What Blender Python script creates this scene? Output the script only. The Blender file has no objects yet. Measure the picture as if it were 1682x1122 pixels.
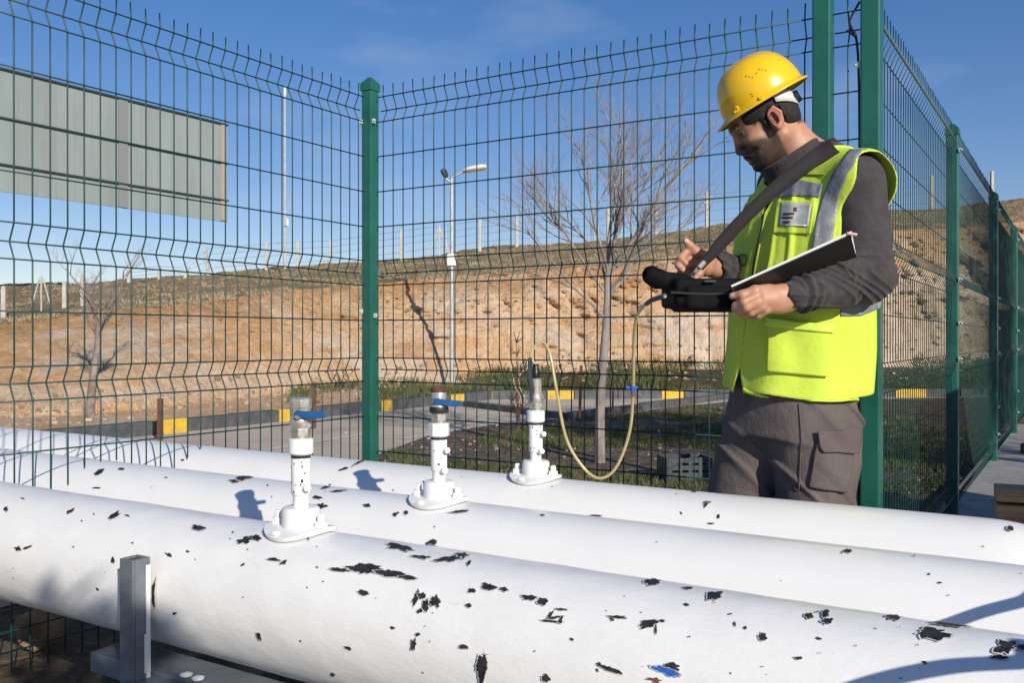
import bpy, bmesh, math, random
import numpy as np
from mathutils import Vector, Matrix, noise
from mathutils.bvhtree import BVHTree
R = math.radians
SC = bpy.context.scene
COL = SC.collection
YAW = R(32)
CY, SY = math.cos(YAW), math.sin(YAW)
F = 1500.0                       # focal length in pixels of a 1682 px wide frame
# ------------------------------------------------------------------ camera, sky, sun, exposure
cam = bpy.data.cameras.new('camera'); camo = bpy.data.objects.new('camera', cam); COL.objects.link(camo)
cam.sensor_width = 36; cam.lens = 36 * F / 1682; cam.clip_start = 0.02; cam.clip_end = 2000
cam.sensor_fit = 'HORIZONTAL'; camo.location = (0, 0, 1.0); camo.rotation_euler = (R(90 - 0.15), 0, YAW)
SC.camera = camo
SUN_EL, SUN_AZ = R(24), math.atan2(.85, -.527)      # the sun stands behind the camera, to its right
w = bpy.data.worlds.new('World'); SC.world = w; w.use_nodes = True
wn, wl = w.node_tree.nodes, w.node_tree.links
bg = wn['Background']
sky = wn.new('ShaderNodeTexSky'); sky.sky_type = 'NISHITA'; sky.sun_disc = False
sky.sun_elevation = SUN_EL; sky.sun_rotation = SUN_AZ; sky.altitude = 900; sky.air_density = 1.0; sky.dust_density = 0.3; sky.ozone_density = 1.6
tc = wn.new('ShaderNodeTexCoord'); mp = wn.new('ShaderNodeMapping'); mp.inputs['Scale'].default_value = (1.0, 1.6, 4.5)
mp.inputs['Rotation'].default_value = (0.25, 0.2, 0.5)
cn = wn.new('ShaderNodeTexNoise'); cn.inputs['Scale'].default_value = 2.6; cn.inputs['Detail'].default_value = 7; cn.inputs['Roughness'].default_value = .58
cr = wn.new('ShaderNodeMapRange'); cr.inputs[1].default_value = .52; cr.inputs[2].default_value = .85; cr.inputs[3].default_value = 0; cr.inputs[4].default_value = .28
mx = wn.new('ShaderNodeMix'); mx.data_type = 'RGBA'
gm = wn.new('ShaderNodeHueSaturation'); gm.inputs['Saturation'].default_value = 1.5; gm.inputs['Hue'].default_value = .507; gm.inputs['Value'].default_value = 1.0
wl.new(tc.outputs['Generated'], mp.inputs[0]); wl.new(mp.outputs[0], cn.inputs['Vector']); wl.new(cn.outputs[0], cr.inputs[0])
ga = wn.new('ShaderNodeGamma'); ga.inputs[1].default_value = .80; wl.new(sky.outputs[0], ga.inputs[0]); wl.new(ga.outputs[0], gm.inputs['Color']); wl.new(cr.outputs[0], mx.inputs[0]); tn = wn.new('ShaderNodeMix'); tn.data_type = 'RGBA'; tn.blend_type = 'MULTIPLY'; tn.inputs[0].default_value = 1; tn.inputs[7].default_value = (1.42, 1.26, 1.36, 1); wl.new(gm.outputs[0], tn.inputs[6]); wl.new(tn.outputs[2], mx.inputs[6])
mx.inputs[7].default_value = (6.0, 6.6, 7.6, 1); wl.new(mx.outputs[2], bg.inputs[0])
bg.inputs[1].default_value = .108
sl = bpy.data.lights.new('sun', 'SUN'); sl.energy = 5.0; sl.angle = R(.5); sl.color = (1, .93, .81)
so = bpy.data.objects.new('sun', sl); COL.objects.link(so)
trav = Vector((-.85 * math.cos(SUN_EL), .527 * math.cos(SUN_EL), -math.sin(SUN_EL)))
so.rotation_euler = trav.to_track_quat('-Z', 'Y').to_euler(); so.location = (6, -5, 6)
SC.view_settings.view_transform = 'Standard'; SC.view_settings.look = 'None'; SC.view_settings.gamma = 1
SC.view_settings.exposure = 0.0

# ------------------------------------------------------------------ helpers
def W(X, Z, z=0.0):              # metres right of / in front of the camera -> world
    return Vector((X * CY - Z * SY, X * SY + Z * CY, z))
def G(px, py, z=0.0):            # a ground point seen at that place of the photograph
    Z = (1.0 - z) * F / (py - 557.0); return W((px - 841) * Z / F, Z, z)
def D(px, py, Z):
    return W((px - 841) * Z / F, Z, 1.0 + (557 - py) * Z / F)
def tag(o, label=None, cat=None, group=None, kind=None):
    if label: o['label'] = label
    if cat: o['category'] = cat
    if group: o['group'] = group
    if kind: o['kind'] = kind
    return o
def empty(name, label, cat, loc=(0, 0, 0), rz=0, group=None):
    o = bpy.data.objects.new(name, None); COL.objects.link(o); o.location = loc; o.rotation_euler = (0, 0, rz); o.empty_display_size = .1
    return tag(o, label, cat, group)
class MB:
    def __init__(s): s.v, s.f, s.m = [], [], []
    def add(s, vs, fs, m=0):
        n = len(s.v); s.v += [tuple(v) for v in vs]; s.f += [tuple(i + n for i in f) for f in fs]; s.m += [m] * len(fs); return s
    def box(s, c, h, rot=None, m=0, bev=0):
        pts = []
        for z in (-1, 1):
            for x, y in ((-1, -1), (1, -1), (1, 1), (-1, 1)):
                p = Vector((x * h[0], y * h[1], z * h[2]))
                if rot is not None: p = rot @ p
                pts.append(Vector(c) + p)
        return s.add(pts, [(3, 2, 1, 0), (4, 5, 6, 7), (0, 1, 5, 4), (1, 2, 6, 5), (2, 3, 7, 6), (3, 0, 4, 7)], m)
    def tube(s, pts, rad, n=8, m=0, cap=True, twist=0):
        pts = [Vector(p) for p in pts]
        if not hasattr(rad, '__len__'): rad = [rad] * len(pts)
        vs, fs = [], []
        t0 = (pts[1] - pts[0]).normalized()
        ref = Vector((0, 0, 1)) if abs(t0.z) < .9 else Vector((1, 0, 0))
        a = t0.cross(ref).normalized()
        for i, p in enumerate(pts):
            t = (pts[min(i + 1, len(pts) - 1)] - pts[max(i - 1, 0)]).normalized()
            a = (a - t * a.dot(t)).normalized(); b = t.cross(a)
            for k in range(n):
                q = 2 * math.pi * k / n + twist; vs.append(p + (a * math.cos(q) + b * math.sin(q)) * rad[i])
        for i in range(len(pts) - 1):
            for k in range(n):
                k2 = (k + 1) % n; fs.append((i * n + k, i * n + k2, (i + 1) * n + k2, (i + 1) * n + k))
        if cap: fs.append(tuple(range(n))[::-1]); fs.append(tuple((len(pts) - 1) * n + k for k in range(n)))
        return s.add(vs, fs, m)
    def lathe(s, prof, n=24, c=(0, 0, 0), rot=None, m=0):    # prof = [(r, z)...]
        vs, fs = [], []
        for r, z in prof:
            for k in range(n):
                q = 2 * math.pi * k / n; p = Vector((r * math.cos(q), r * math.sin(q), z))
                if rot is not None: p = rot @ p
                vs.append(Vector(c) + p)
        for i in range(len(prof) - 1):
            for k in range(n):
                k2 = (k + 1) % n; fs.append((i * n + k, i * n + k2, (i + 1) * n + k2, (i + 1) * n + k))
        fs.append(tuple(range(n))[::-1]); fs.append(tuple((len(prof) - 1) * n + k for k in range(n)))
        return s.add(vs, fs, m)
    def build(s, name, mats, parent=None, smooth=False, bevel=0, ang=40):
        me = bpy.data.meshes.new(name); me.from_pydata(s.v, [], s.f)
        for x in (mats if isinstance(mats, (list, tuple)) else [mats]): me.materials.append(x)
        if any(s.m): me.polygons.foreach_set('material_index', s.m)
        me.update()
        o = bpy.data.objects.new(name, me); COL.objects.link(o)
        if parent: o.parent = parent
        if bevel:
            b = o.modifiers.new('b', 'BEVEL'); b.width = bevel; b.segments = 2; b.limit_method = 'ANGLE'
        if smooth:
            if ang >= 180: me.shade_smooth()
            else: me.shade_smooth(); me.set_sharp_from_angle(angle=R(ang))
        return o
def meshnp(name, v, f, mats, parent=None, smooth=True):
    me = bpy.data.meshes.new(name); n, m = len(v), len(f); k = f.shape[1]
    me.vertices.add(n); me.vertices.foreach_set('co', np.asarray(v, np.float32).ravel())
    me.loops.add(m * k); me.loops.foreach_set('vertex_index', np.asarray(f, np.int32).ravel())
    me.polygons.add(m); me.polygons.foreach_set('loop_start', np.arange(m, dtype=np.int32) * k)
    me.update(calc_edges=True); me.validate()
    for x in (mats if isinstance(mats, (list, tuple)) else [mats]): me.materials.append(x)
    if smooth: me.shade_smooth()
    o = bpy.data.objects.new(name, me); COL.objects.link(o)
    if parent: o.parent = parent
    return o
def catmull(pts, n=8):
    P = [Vector(p) for p in pts]; P = [P[0] * 2 - P[1]] + P + [P[-1] * 2 - P[-2]]; out = []
    for i in range(1, len(P) - 2):
        for k in range(n):
            t = k / n; a, b, c, d = P[i - 1:i + 3]
            out.append(.5 * ((2 * b) + (c - a) * t + (2 * a - 5 * b + 4 * c - d) * t * t + (3 * b - a - 3 * c + d) * t ** 3))
    out.append(P[-2]); return out
def interp(x, tab, k):
    return float(np.interp(x, [t[0] for t in tab], [t[k] for t in tab]))

# ------------------------------------------------------------------ materials
def mat(name, col, rough=.6, metal=0, col2=None, scale=8, detail=6, lo=.4, hi=.6, bump=0, bscale=60, bdist=.002, coat=0, spec=.5,
        stretch=None, sub=0, coords='Object', col3=None, scale3=2, lo3=.5, hi3=.6, sheen=0, brough=.6, trans=0):
    m = bpy.data.materials.new(name); m.use_nodes = True; nt = m.node_tree; N, L = nt.nodes, nt.links; p = N['Principled BSDF']
    p.inputs['Roughness'].default_value = rough; p.inputs['Metallic'].default_value = metal
    p.inputs['Coat Weight'].default_value = coat; p.inputs['Specular IOR Level'].default_value = spec
    p.inputs['Sheen Weight'].default_value = sheen; p.inputs['Transmission Weight'].default_value = trans
    if sub: p.inputs['Subsurface Weight'].default_value = sub; p.inputs['Subsurface Radius'].default_value = (.012, .005, .003); p.inputs['Subsurface Scale'].default_value = 1
    t = N.new('ShaderNodeTexCoord'); vec = t.outputs[coords]
    if stretch:
        mm = N.new('ShaderNodeMapping'); mm.inputs['Scale'].default_value = stretch; L.new(vec, mm.inputs[0]); vec = mm.outputs[0]
    def nz(sc, lo, hi, det=detail):
        n = N.new('ShaderNodeTexNoise'); n.inputs['Scale'].default_value = sc; n.inputs['Detail'].default_value = det; n.inputs['Roughness'].default_value = .62
        r = N.new('ShaderNodeMapRange'); r.inputs[1].default_value = lo; r.inputs[2].default_value = hi; L.new(vec, n.inputs['Vector']); L.new(n.outputs[0], r.inputs[0]); return r.outputs[0]
    base = None
    if col2 is not None:
        x = N.new('ShaderNodeMix'); x.data_type = 'RGBA'; x.inputs[6].default_value = (*col, 1); x.inputs[7].default_value = (*col2, 1)
        L.new(nz(scale, lo, hi), x.inputs[0]); base = x.outputs[2]
    if col3 is not None:
        y = N.new('ShaderNodeMix'); y.data_type = 'RGBA'; y.inputs[7].default_value = (*col3, 1); L.new(base, y.inputs[6]); L.new(nz(scale3, lo3, hi3), y.inputs[0]); base = y.outputs[2]
    if base: L.new(base, p.inputs['Base Color'])
    else: p.inputs['Base Color'].default_value = (*col, 1)
    if bump:
        n = N.new('ShaderNodeTexNoise'); n.inputs['Scale'].default_value = bscale; n.inputs['Detail'].default_value = 6; n.inputs['Roughness'].default_value = brough; L.new(vec, n.inputs['Vector'])
        b = N.new('ShaderNodeBump'); b.inputs['Strength'].default_value = bump; b.inputs['Distance'].default_value = bdist
        L.new(n.outputs[0], b.inputs['Height']); L.new(b.outputs[0], p.inputs['Normal'])
    return m
GREEN = mat('green_powder_coat', (.012, .098, .072), .35, col2=(.016, .125, .092), scale=5, bump=.15, bscale=90, bdist=.001, coat=.15)
WIREM = mat('green_wire_coat', (.004, .050, .042), .4, col2=(.003, .036, .032), scale=9)
PAINT = mat('white_pipe_paint', (.85, .84, .815), .38, col2=(.80, .79, .77), scale=5, lo=.35, hi=.75, bump=.12, bscale=26, bdist=.0035, coat=.25, brough=.72, col3=(.68, .65, .60), scale3=14, lo3=.66, hi3=.80)
PAINT2 = mat('rough_white_pipe_paint', (.85, .84, .815), .4, col2=(.80, .79, .77), scale=6, lo=.35, hi=.75, bump=.32, bscale=30, bdist=.005, coat=.2, brough=.7, col3=(.66, .62, .57), scale3=16, lo3=.66, hi3=.80, stretch=(.55, 1.2, 1.2))
BLACKP = mat('black_undercoat', (.012, .012, .014), .55, col2=(.035, .034, .034), scale=60, bump=.6, bscale=200, bdist=.001)
EDGEP = mat('chipped_paint_edge', (.52, .49, .44), .7, col2=(.78, .76, .72), scale=70, lo=.45, hi=.55)
BLUEP = mat('blue_primer', (.02, .10, .42), .5, col2=(.03, .14, .5), scale=50)
RUSTP = mat('red_primer', (.16, .04, .025), .7, col2=(.22, .09, .05), scale=40)
STEEL = mat('worn_steel', (.46, .44, .39), .42, .5, col2=(.27, .25, .21), scale=45, bump=.4, bscale=120, bdist=.001)
CHROME = mat('nickel_plate', (.62, .60, .55), .3, .55, col2=(.46, .43, .38), scale=50, bump=.2, bscale=80, bdist=.001)
DKGREY = mat('dark_grey_paint', (.055, .065, .085), .45, col2=(.035, .04, .05), scale=18, bump=.3, bscale=50, bdist=.001)
GREYST = mat('grey_painted_steel', (.17, .19, .215), .42, col2=(.125, .14, .16), scale=12, bump=.4, bscale=60, bdist=.001, col3=(.17, .08, .04), scale3=30, lo3=.66, hi3=.72)
RUST = mat('rusty_steel', (.16, .065, .04), .85, col2=(.09, .035, .025), scale=30, bump=.6, bscale=120, bdist=.002)
BLUEH = mat('blue_vinyl', (.012, .095, .27), .45, col2=(.012, .065, .19), scale=25, bump=.2, bscale=70, bdist=.001)
CONC = mat('concrete', (.33, .315, .29), .85, col2=(.25, .235, .21), scale=6, bump=.6, bscale=70, bdist=.003, col3=(.18, .165, .145), scale3=2.5, lo3=.55, hi3=.68)
CONC2 = mat('pale_concrete_post', (.50, .48, .44), .85, col2=(.40, .38, .34), scale=8, bump=.5, bscale=40, bdist=.004)
YELP = mat('yellow_kerb_paint', (.66, .43, .03), .7, col2=(.50, .33, .05), scale=9, bump=.5, bscale=30, bdist=.004, col3=(.25, .2, .14), scale3=14, lo3=.62, hi3=.68)
BLKK = mat('black_kerb_paint', (.06, .063, .07), .7, col2=(.10, .10, .105), scale=7, bump=.5, bscale=30, bdist=.004, col3=(.16, .15, .14), scale3=10, lo3=.62, hi3=.70)
ASPH = mat('asphalt', (.53, .44, .335), .9, col2=(.42, .35, .27), scale=1.2, bump=.8, bscale=150, bdist=.004, col3=(.60, .51, .40), scale3=.5, lo3=.45, hi3=.7)
LINE = mat('worn_white_line', (.62, .60, .56), .8, col2=(.40, .37, .33), scale=9, lo=.5, hi=.65)
SOIL = mat('soil_and_leaf_litter', (.115, .085, .055), .95, col2=(.065, .047, .03), scale=5, bump=1, bscale=28, bdist=.03, col3=(.21, .165, .105), scale3=9, lo3=.5, hi3=.62)
BARK = mat('grey_bark', (.34, .30, .27), .85, col2=(.20, .17, .15), scale=14, bump=.7, bscale=40, bdist=.006, stretch=(1, 1, .25))
TWIG = mat('pinkish_twigs', (.34, .28, .265), .8, col2=(.24, .19, .18), scale=10)
GALV = mat('galvanised_steel', (.48, .49, .49), .5, .6, col2=(.38, .39, .40), scale=12)
WHITEL = mat('white_lamp_housing', (.66, .66, .64), .4)
BOARD = mat('weathered_grey_sheet', (.27, .315, .31), .55, col2=(.235, .275, .27), scale=1.2, bump=.2, bscale=20, bdist=.004, col3=(.22, .23, .225), scale3=2.2, lo3=.55, hi3=.75, stretch=(1, 1, .2))
WOOD = mat('rough_timber', (.52, .34, .18), .85, col2=(.34, .20, .10), scale=7, bump=.8, bscale=30, bdist=.004, stretch=(.2, 1, 4))
PLASTIC = mat('pale_plastic_clip', (.42, .55, .50), .4)
BLACKPL = mat('black_plastic', (.012, .012, .013), .4)

# ------------------------------------------------------------------ ground, parking lot, kerbs
def flat(name, pts, z, m, kind='structure', sub=0):
    me = bpy.data.meshes.new(name); me.from_pydata([(p[0], p[1], z) for p in pts], [], [tuple(range(len(pts)))]); me.materials.append(m)
    if me.polygons[0].normal.z < 0: me.flip_normals()
    o = bpy.data.objects.new(name, me); COL.objects.link(o); return tag(o, kind=kind)
gs = 600
flat('ground', [(-gs, -gs), (gs, -gs), (gs, gs), (-gs, gs)], 0, SOIL)
A1 = W(-.87, 15.35); A0 = Vector((-8.12, -6.0, 0)); A1 = Vector((-8.30, A1.y, 0))
B1 = W(9.5, 15.9)
e0 = G(628, 745); e1 = G(705, 716); e2 = G(820, 697); e3 = G(930, 688); e4 = G(1060, 674); e5 = G(1200, 660)
flat('parking_lot', [(-8.2, -6), (-3.4, -6), (-3.4, 2.5), e0, e1, e2, e3, e4, e5, W(5.5, 15.0), B1, A1], .004, ASPH)
lm = MB()
def strip(p, q, wd, z, mb, m=0):
    p, q = Vector(p), Vector(q); d = (q - p).normalized(); n = Vector((-d.y, d.x, 0)) * wd / 2
    mb.add([(*(p - n).xy, z), (*(q - n).xy, z), (*(q + n).xy, z), (*(p + n).xy, z)], [(0, 1, 2, 3)], m)
strip(G(430, 741), G(600, 714), .09, .008, lm); strip(G(660, 722), G(860, 688), .09, .008, lm); strip(G(985, 688), G(1100, 668), .08, .008, lm)
tag(lm.build('parking_line', LINE), kind='structure')
def kerb(name, p, q, blocks, h=.145, wd=.15, seed=1):
    """blocks = [(start, end, material index)] in metres from p"""
    rnd = random.Random(seed); p, q = Vector(p), Vector(q); d = (q - p); L = d.length; d.normalize(); n = Vector((-d.y, d.x, 0)); mb = MB()
    rot = Matrix((d, n, (0, 0, 1))).transposed()
    for a, b, mi in blocks:
        k = max(1, round((b - a) / .6)); st = (b - a) / k
        for i in range(k):
            c = p + d * (a + st * (i + .5)); hh = h + rnd.uniform(-.006, .006)
            mb.box((c.x + n.x * rnd.uniform(-.005, .005), c.y, hh / 2 - .02), (st / 2 - .004, wd / 2, hh / 2 + .02), rot, mi)
    return tag(mb.build(name, [BLKK, YELP, CONC], bevel=.012), kind='structure')
def kb(L, starts, ln=.62):
    out, a = [], 0
    for s in starts:
        if s > a: out.append((a, s, 0))
        out.append((s, s + ln, 1)); a = s + ln
    out.append((a, L, 0)); return out
LA = (A1 - A0).length
def sK(P0, P1, px):
    q = W((px - 841) / F, 1); d = (P1 - P0).normalized(); return (q.x * P0.y - q.y * P0.x) / (q.y * d.x - q.x * d.y)
def kbp(P0, P1, first, pairs):
    L_ = (P1 - P0).length; out, a_ = [], 0; pr = [(s_, s_ + .6) for s_ in first] + [(sK(P0, P1, p), sK(P0, P1, q)) for p, q in pairs]
    for s_, e_ in pr: out += [(a_, s_, 0), (s_, e_, 1)]; a_ = e_
    return out + [(a_, L_, 0)]
kerb('kerb', A0, A1, kbp(A0, A1, (3.1, 4.9, 6.7, 8.5, 10.2), ((250, 301), (452, 470), (621, 640), (735, 757))))
B0 = A1 + Vector((.05, .1, 0)); LB = (B1 - B0).length
kerb('kerb', B0, B1, kbp(B0, B1, (), ((787, 809), (898, 942), (1085, 1122), (1278, 1320), (1466, 1518))), seed=2)
kerb('kerb', G(765, 668), G(925, 689), [(0, (G(765, 668) - G(925, 689)).length, 0)], h=.09, wd=.11, seed=3)
kerb('kerb', G(935, 690), G(1200, 655), [(0, (G(935, 690) - G(1200, 655)).length, 0)], h=.10, wd=.12, seed=4)
# slab beside the right-hand fence and the slab under the pipe supports
sb = MB(); sb.box((.95, 6.9, .05), (1.6, 4.2, .05)); tag(sb.build('concrete_pavement', CONC, bevel=.01), kind='structure')
sb = MB(); sb.box((-1.35, .78, .03), (2.6, .50, .10)); tag(sb.build('concrete_plinth', CONC, bevel=.01), kind='structure')

# ------------------------------------------------------------------ hillside with its cut face
HT = [(-700, 720, 9.0, 560, 11, 480, 34), (0, 702, 10.4, 530, 13, 470, 34), (130, 702, 10.6, 514, 13.5, 468, 34), (300, 690, 12, 498, 14.5, 456, 33),
      (430, 664, 14, 481, 16.5, 445, 32), (500, 655, 15, 474, 17.5, 440, 31), (620, 650, 16.5, 465, 19, 432, 30), (700, 645, 17, 456, 19.5, 424, 30),
      (800, 616, 18, 449, 20, 408, 30), (930, 611, 18.2, 440, 20, 402, 29), (1050, 604, 18, 429, 20, 391, 29), (1180, 606, 18, 405, 20, 374, 29),
      (1300, 606, 18, 392, 20, 363, 29), (1450, 602, 18.5, 378, 20.5, 353, 29), (1600, 602, 19, 372, 21, 340, 29), (1682, 600, 19, 362, 21, 330, 29), (2600, 600, 19, 350, 21, 318, 29)]
def sm_(t): return max(0, min(1, (t - .55) / .25)) * (1 if t < .97 else 0)
def fbm(x, y, z, o=5): return noise.fractal(Vector((x, y, z)), 1.0, 2.0, o, noise_basis='PERLIN_ORIGINAL')
NC, NRows = 620, 150
vs = []; band = []
us = np.linspace(-760, 2500, NC)
segs = [('v', 10), ('c', 78), ('u', 50), ('b', 12)]
for j, px in enumerate(us):
    k = (px - 841) / F
    yf, Zf, yt, Zt, ys, Zs = [interp(px, HT, i) for i in range(1, 7)]
    yt += 5 * fbm(px * .012, 3, 0) ; ys += 3.5 * fbm(px * .008, 9, 0)
    zf, zt, zs = 1 + (557 - yf) * Zf / F, 1 + (557 - yt) * Zt / F, 1 + (557 - ys) * Zs / F
    zf = max(zf, .12)
    for nm, n in segs:
        for i in range(n):
            t = i / n
            if nm == 'v':
                Zk = min(Zf - .5, 15.72 if px > 770 else max(7.5, 8.36 / (SY - k * CY)))
                Z = Zk + (Zf - Zk) * t; z = .105 + (max(zf, .12) - .105) * (t ** .8); b = 0 if px > 600 else 1
                z += .03 * fbm(px * .02, Z * 3, 1)
            elif nm == 'c':
                Z = Zf + (Zt - Zf) * (.06 * t + .94 * t ** 1.25); z = zf + (zt - zf) * (t ** .85); b = 1
                s = px * Z / F; e = math.sin(math.pi * min(1, t * 1.02)) ** .5
                d = .40 * fbm(s * .55, z * .5, 4) + .15 * fbm(s * 2.0, z * 1.3, 7) + .16 * abs(fbm(s * 3.2, z * .9, 2)) + .09 * fbm(s * 8, z * 8, 3)
                led = .08 * fbm(s * .4, z * 6 + .5 * fbm(s * .6, 0, 0), 11)
                Z += (d * (.65 + .9 * t) + led) * e * 1.15 + .10 * fbm(s * 7, z * 7, 8) * sm_(t); z += .5 * led * e
                b = 1
            elif nm == 'u':
                Z = Zt + (Zs - Zt) * t; s = px * Z / F; z = zt + (zs - zt) * (1 - (1 - t) ** 1.25) + (.09 * fbm(s * .6, Z * .6, 5) + .05 * fbm(s * 2.5, Z * 2.5, 6)) * min(1, t * 6); b = 2
            else:
                Z = Zs + 18 * t ** 1.5; z = zs - 5 * t ** 1.6; b = 2
            vs.append(W(k * Z, Z, z)); band.append(b)
nr = sum(n for _, n in segs)
idx = np.arange(NC * nr).reshape(NC, nr)
fs = np.stack([idx[:-1, :-1], idx[1:, :-1], idx[1:, 1:], idx[:-1, 1:]], -1).reshape(-1, 4)
HM = bpy.data.materials.new('hillside_earth'); HM.use_nodes = True
N, L = HM.node_tree.nodes, HM.node_tree.links; P = N['Principled BSDF']; P.inputs['Roughness'].default_value = .95; P.inputs['Specular IOR Level'].default_value = .15
def NZ(vec, sc, det=8, rough=.6, dist=0):
    n = N.new('ShaderNodeTexNoise'); n.inputs['Scale'].default_value = sc; n.inputs['Detail'].default_value = det; n.inputs['Roughness'].default_value = rough; n.inputs['Distortion'].default_value = dist
    L.new(vec, n.inputs['Vector']); return n.outputs[0]
def MR(x, a, b, c=0, d=1):
    r = N.new('ShaderNodeMapRange'); r.inputs[1].default_value = a; r.inputs[2].default_value = b; r.inputs[3].default_value = c; r.inputs[4].default_value = d; L.new(x, r.inputs[0]); return r.outputs[0]
def MXC(f, a, b):
    x = N.new('ShaderNodeMix'); x.data_type = 'RGBA'; L.new(f, x.inputs[0])
    for i, v in ((6, a), (7, b)):
        if isinstance(v, tuple): x.inputs[i].default_value = (*v, 1)
        else: L.new(v, x.inputs[i])
    return x.outputs[2]
def MTH(op, a, b):
    x = N.new('ShaderNodeMath'); x.operation = op
    for i, v in ((0, a), (1, b)):
        if isinstance(v, (int, float)): x.inputs[i].default_value = v
        else: L.new(v, x.inputs[i])
    return x.outputs[0]
t = N.new('ShaderNodeTexCoord'); ob = t.outputs['Object']
def mapv(sx, sy, sz):
    m_ = N.new('ShaderNodeMapping'); m_.inputs['Scale'].default_value = (sx, sy, sz); L.new(ob, m_.inputs[0]); return m_.outputs[0]
at = N.new('ShaderNodeAttribute'); at.attribute_name = 'band'; aw = N.new('ShaderNodeAttribute'); aw.attribute_name = 'pale'
vert = mapv(1, 1, .32); hor = mapv(.35, .35, 1.6)
c = MXC(MR(NZ(vert, .9), .40, .62), (.80, .47, .215), (.90, .61, .36))
c = MXC(MR(NZ(hor, 1.1, 7, .6, .6), .46, .62), c, (.84, .60, .40))
c = MXC(MR(NZ(mapv(1, 1, .7), .55, 7, .55, 1), .52, .66), c, (.78, .66, .53))
c = MXC(MR(NZ(hor, 2.3, 9, .7), .56, .70), c, (.58, .29, .12))
c = MXC(MR(NZ(vert, 3.2, 9, .75), .62, .74, 0, .7), c, (.26, .14, .07))
c = MXC(MR(NZ(ob, 9, 6, .7), .55, .75, 0, .6), c, (.80, .62, .47))
hf_ = NZ(mapv(1, 1, .75), 6.5, 10, .85); lf_ = NZ(mapv(1, 1, .5), 2.1, 10, .8)
c = MXC(MR(hf_, .54, .68, 0, .6), c, (.46, .26, .13)); c = MXC(MR(hf_, .50, .36, 0, .7), c, (.88, .73, .56))
dm = N.new('ShaderNodeMapping'); dm.inputs['Rotation'].default_value = (R(38), R(-30), R(32)); dm.inputs['Scale'].default_value = (.35, .35, 2.6); L.new(ob, dm.inputs[0])
dg = NZ(dm.outputs[0], 1.1, 8, .65); c = MXC(MR(dg, .52, .66, 0, .75), c, (.88, .72, .56)); c = MXC(MR(dg, .46, .34, 0, .6), c, (.62, .33, .14))
c = MXC(MR(lf_, .62, .70, 0, .6), c, (.22, .115, .055))
topb = N.new('ShaderNodeAttribute'); topb.attribute_name = 'height'
c = MXC(MR(MTH('ADD', topb.outputs['Fac'], MTH('MULTIPLY', MTH('SUBTRACT', NZ(ob, 1.2, 6), .5),   .8)), .70, .92, 0, .6), c, MXC(MR(hf_, .42, .60), (.62, .36, .15), (.33, .17, .075)))
pale = MXC(MR(NZ(vert, 1.6, 8, .7), .42, .62), (.92, .74, .57), (.66, .47, .32))
c = MXC(MR(MTH('ADD', aw.outputs['Fac'], MTH('MULTIPLY', MTH('SUBTRACT', NZ(mapv(1, 1, .8), 1.1, 6), .5), .9)), .42, .58), c, pale)
g = MXC(MR(NZ(ob, 1.6, 9, .75), .42, .60), (.30, .225, .13), (.42, .33, .20))
g = MXC(MR(NZ(ob, 1.1, 8, .7), .50, .62), g, (.25, .205, .115))
g = MXC(MR(NZ(ob, 4.5, 8, .8), .56, .68), g, (.17, .13, .08))
g = MXC(MR(NZ(mapv(.3, .3, 1), .3, 6, .6), .56, .68), g, (.30, .175, .10))
v = MXC(MR(NZ(ob, 2.2, 9, .75), .42, .60), (.075, .085, .03), (.15, .12, .06))
edge = MTH('MULTIPLY', MTH('SUBTRACT', NZ(ob, 2.6, 8, .7), .5), .9)
bb = MTH('ADD', at.outputs['Fac'], edge)
col = MXC(MR(bb, 1.42, 1.58), MXC(MR(bb, .45, .6), v, c), g)
L.new(col, P.inputs['Base Color'])
bn = N.new('ShaderNodeBump'); bn.inputs['Strength'].default_value = 1; bn.inputs['Distance'].default_value = .20
L.new(MTH('ADD', NZ(mapv(1, 1, .6), 3.5, 10, .75), MTH('MULTIPLY', NZ(vert, 9, 8, .7), .5)), bn.inputs['Height']); L.new(bn.outputs[0], P.inputs['Normal'])
hill = tag(meshnp('hillside', np.array([tuple(x) for x in vs]), fs, HM), kind='structure')
def add_attr(o, name, vals):
    a_ = o.data.attributes.new(name, 'FLOAT', 'POINT'); a_.data.foreach_set('value', np.asarray(vals, np.float32))
bnd = np.array(band, float).reshape(NC, nr)
for _ in range(3):
    bnd[:, 1:-1] = (bnd[:, :-2] + bnd[:, 1:-1] * 2 + bnd[:, 2:]) / 4
add_attr(hill, 'band', bnd.ravel())
U = np.repeat(us[:, None], nr, 1); rows = np.repeat(np.arange(nr)[None], NC, 0)
pl = np.clip(1.1 - np.abs(U - 1560) / 260, 0, 1) * np.clip((64 - rows) / 14, 0, 1) + .8 * np.clip(1 - np.abs(U - 1150) / 60, 0, 1) * np.clip((38 - rows) / 12, 0, 1) \
   + .75 * np.clip(1 - np.abs(U - 90) / 130, 0, 1) * np.clip(1 - np.abs(rows - 68) / 14, 0, 1) + .75 * np.clip(1 - np.abs(U - (140 + (rows - 45) * 8.0)) / 60, 0, 1) * ((U < 340) & (U > 60))
add_attr(hill, 'pale', pl.ravel()); add_attr(hill, 'height', np.clip((rows - 10) / 78, 0, 1).ravel())
HV = np.array([tuple(x) for x in vs]).reshape(NC, nr, 3)
def hill_z(px, t):       # point of the upper slope: t=0 cut edge .. 1 skyline
    j = int(round((px + 760) / (2500 + 760) * (NC - 1))); j = max(0, min(NC - 1, j)); return Vector(HV[j, 88 + int(t * 49)])
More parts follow.
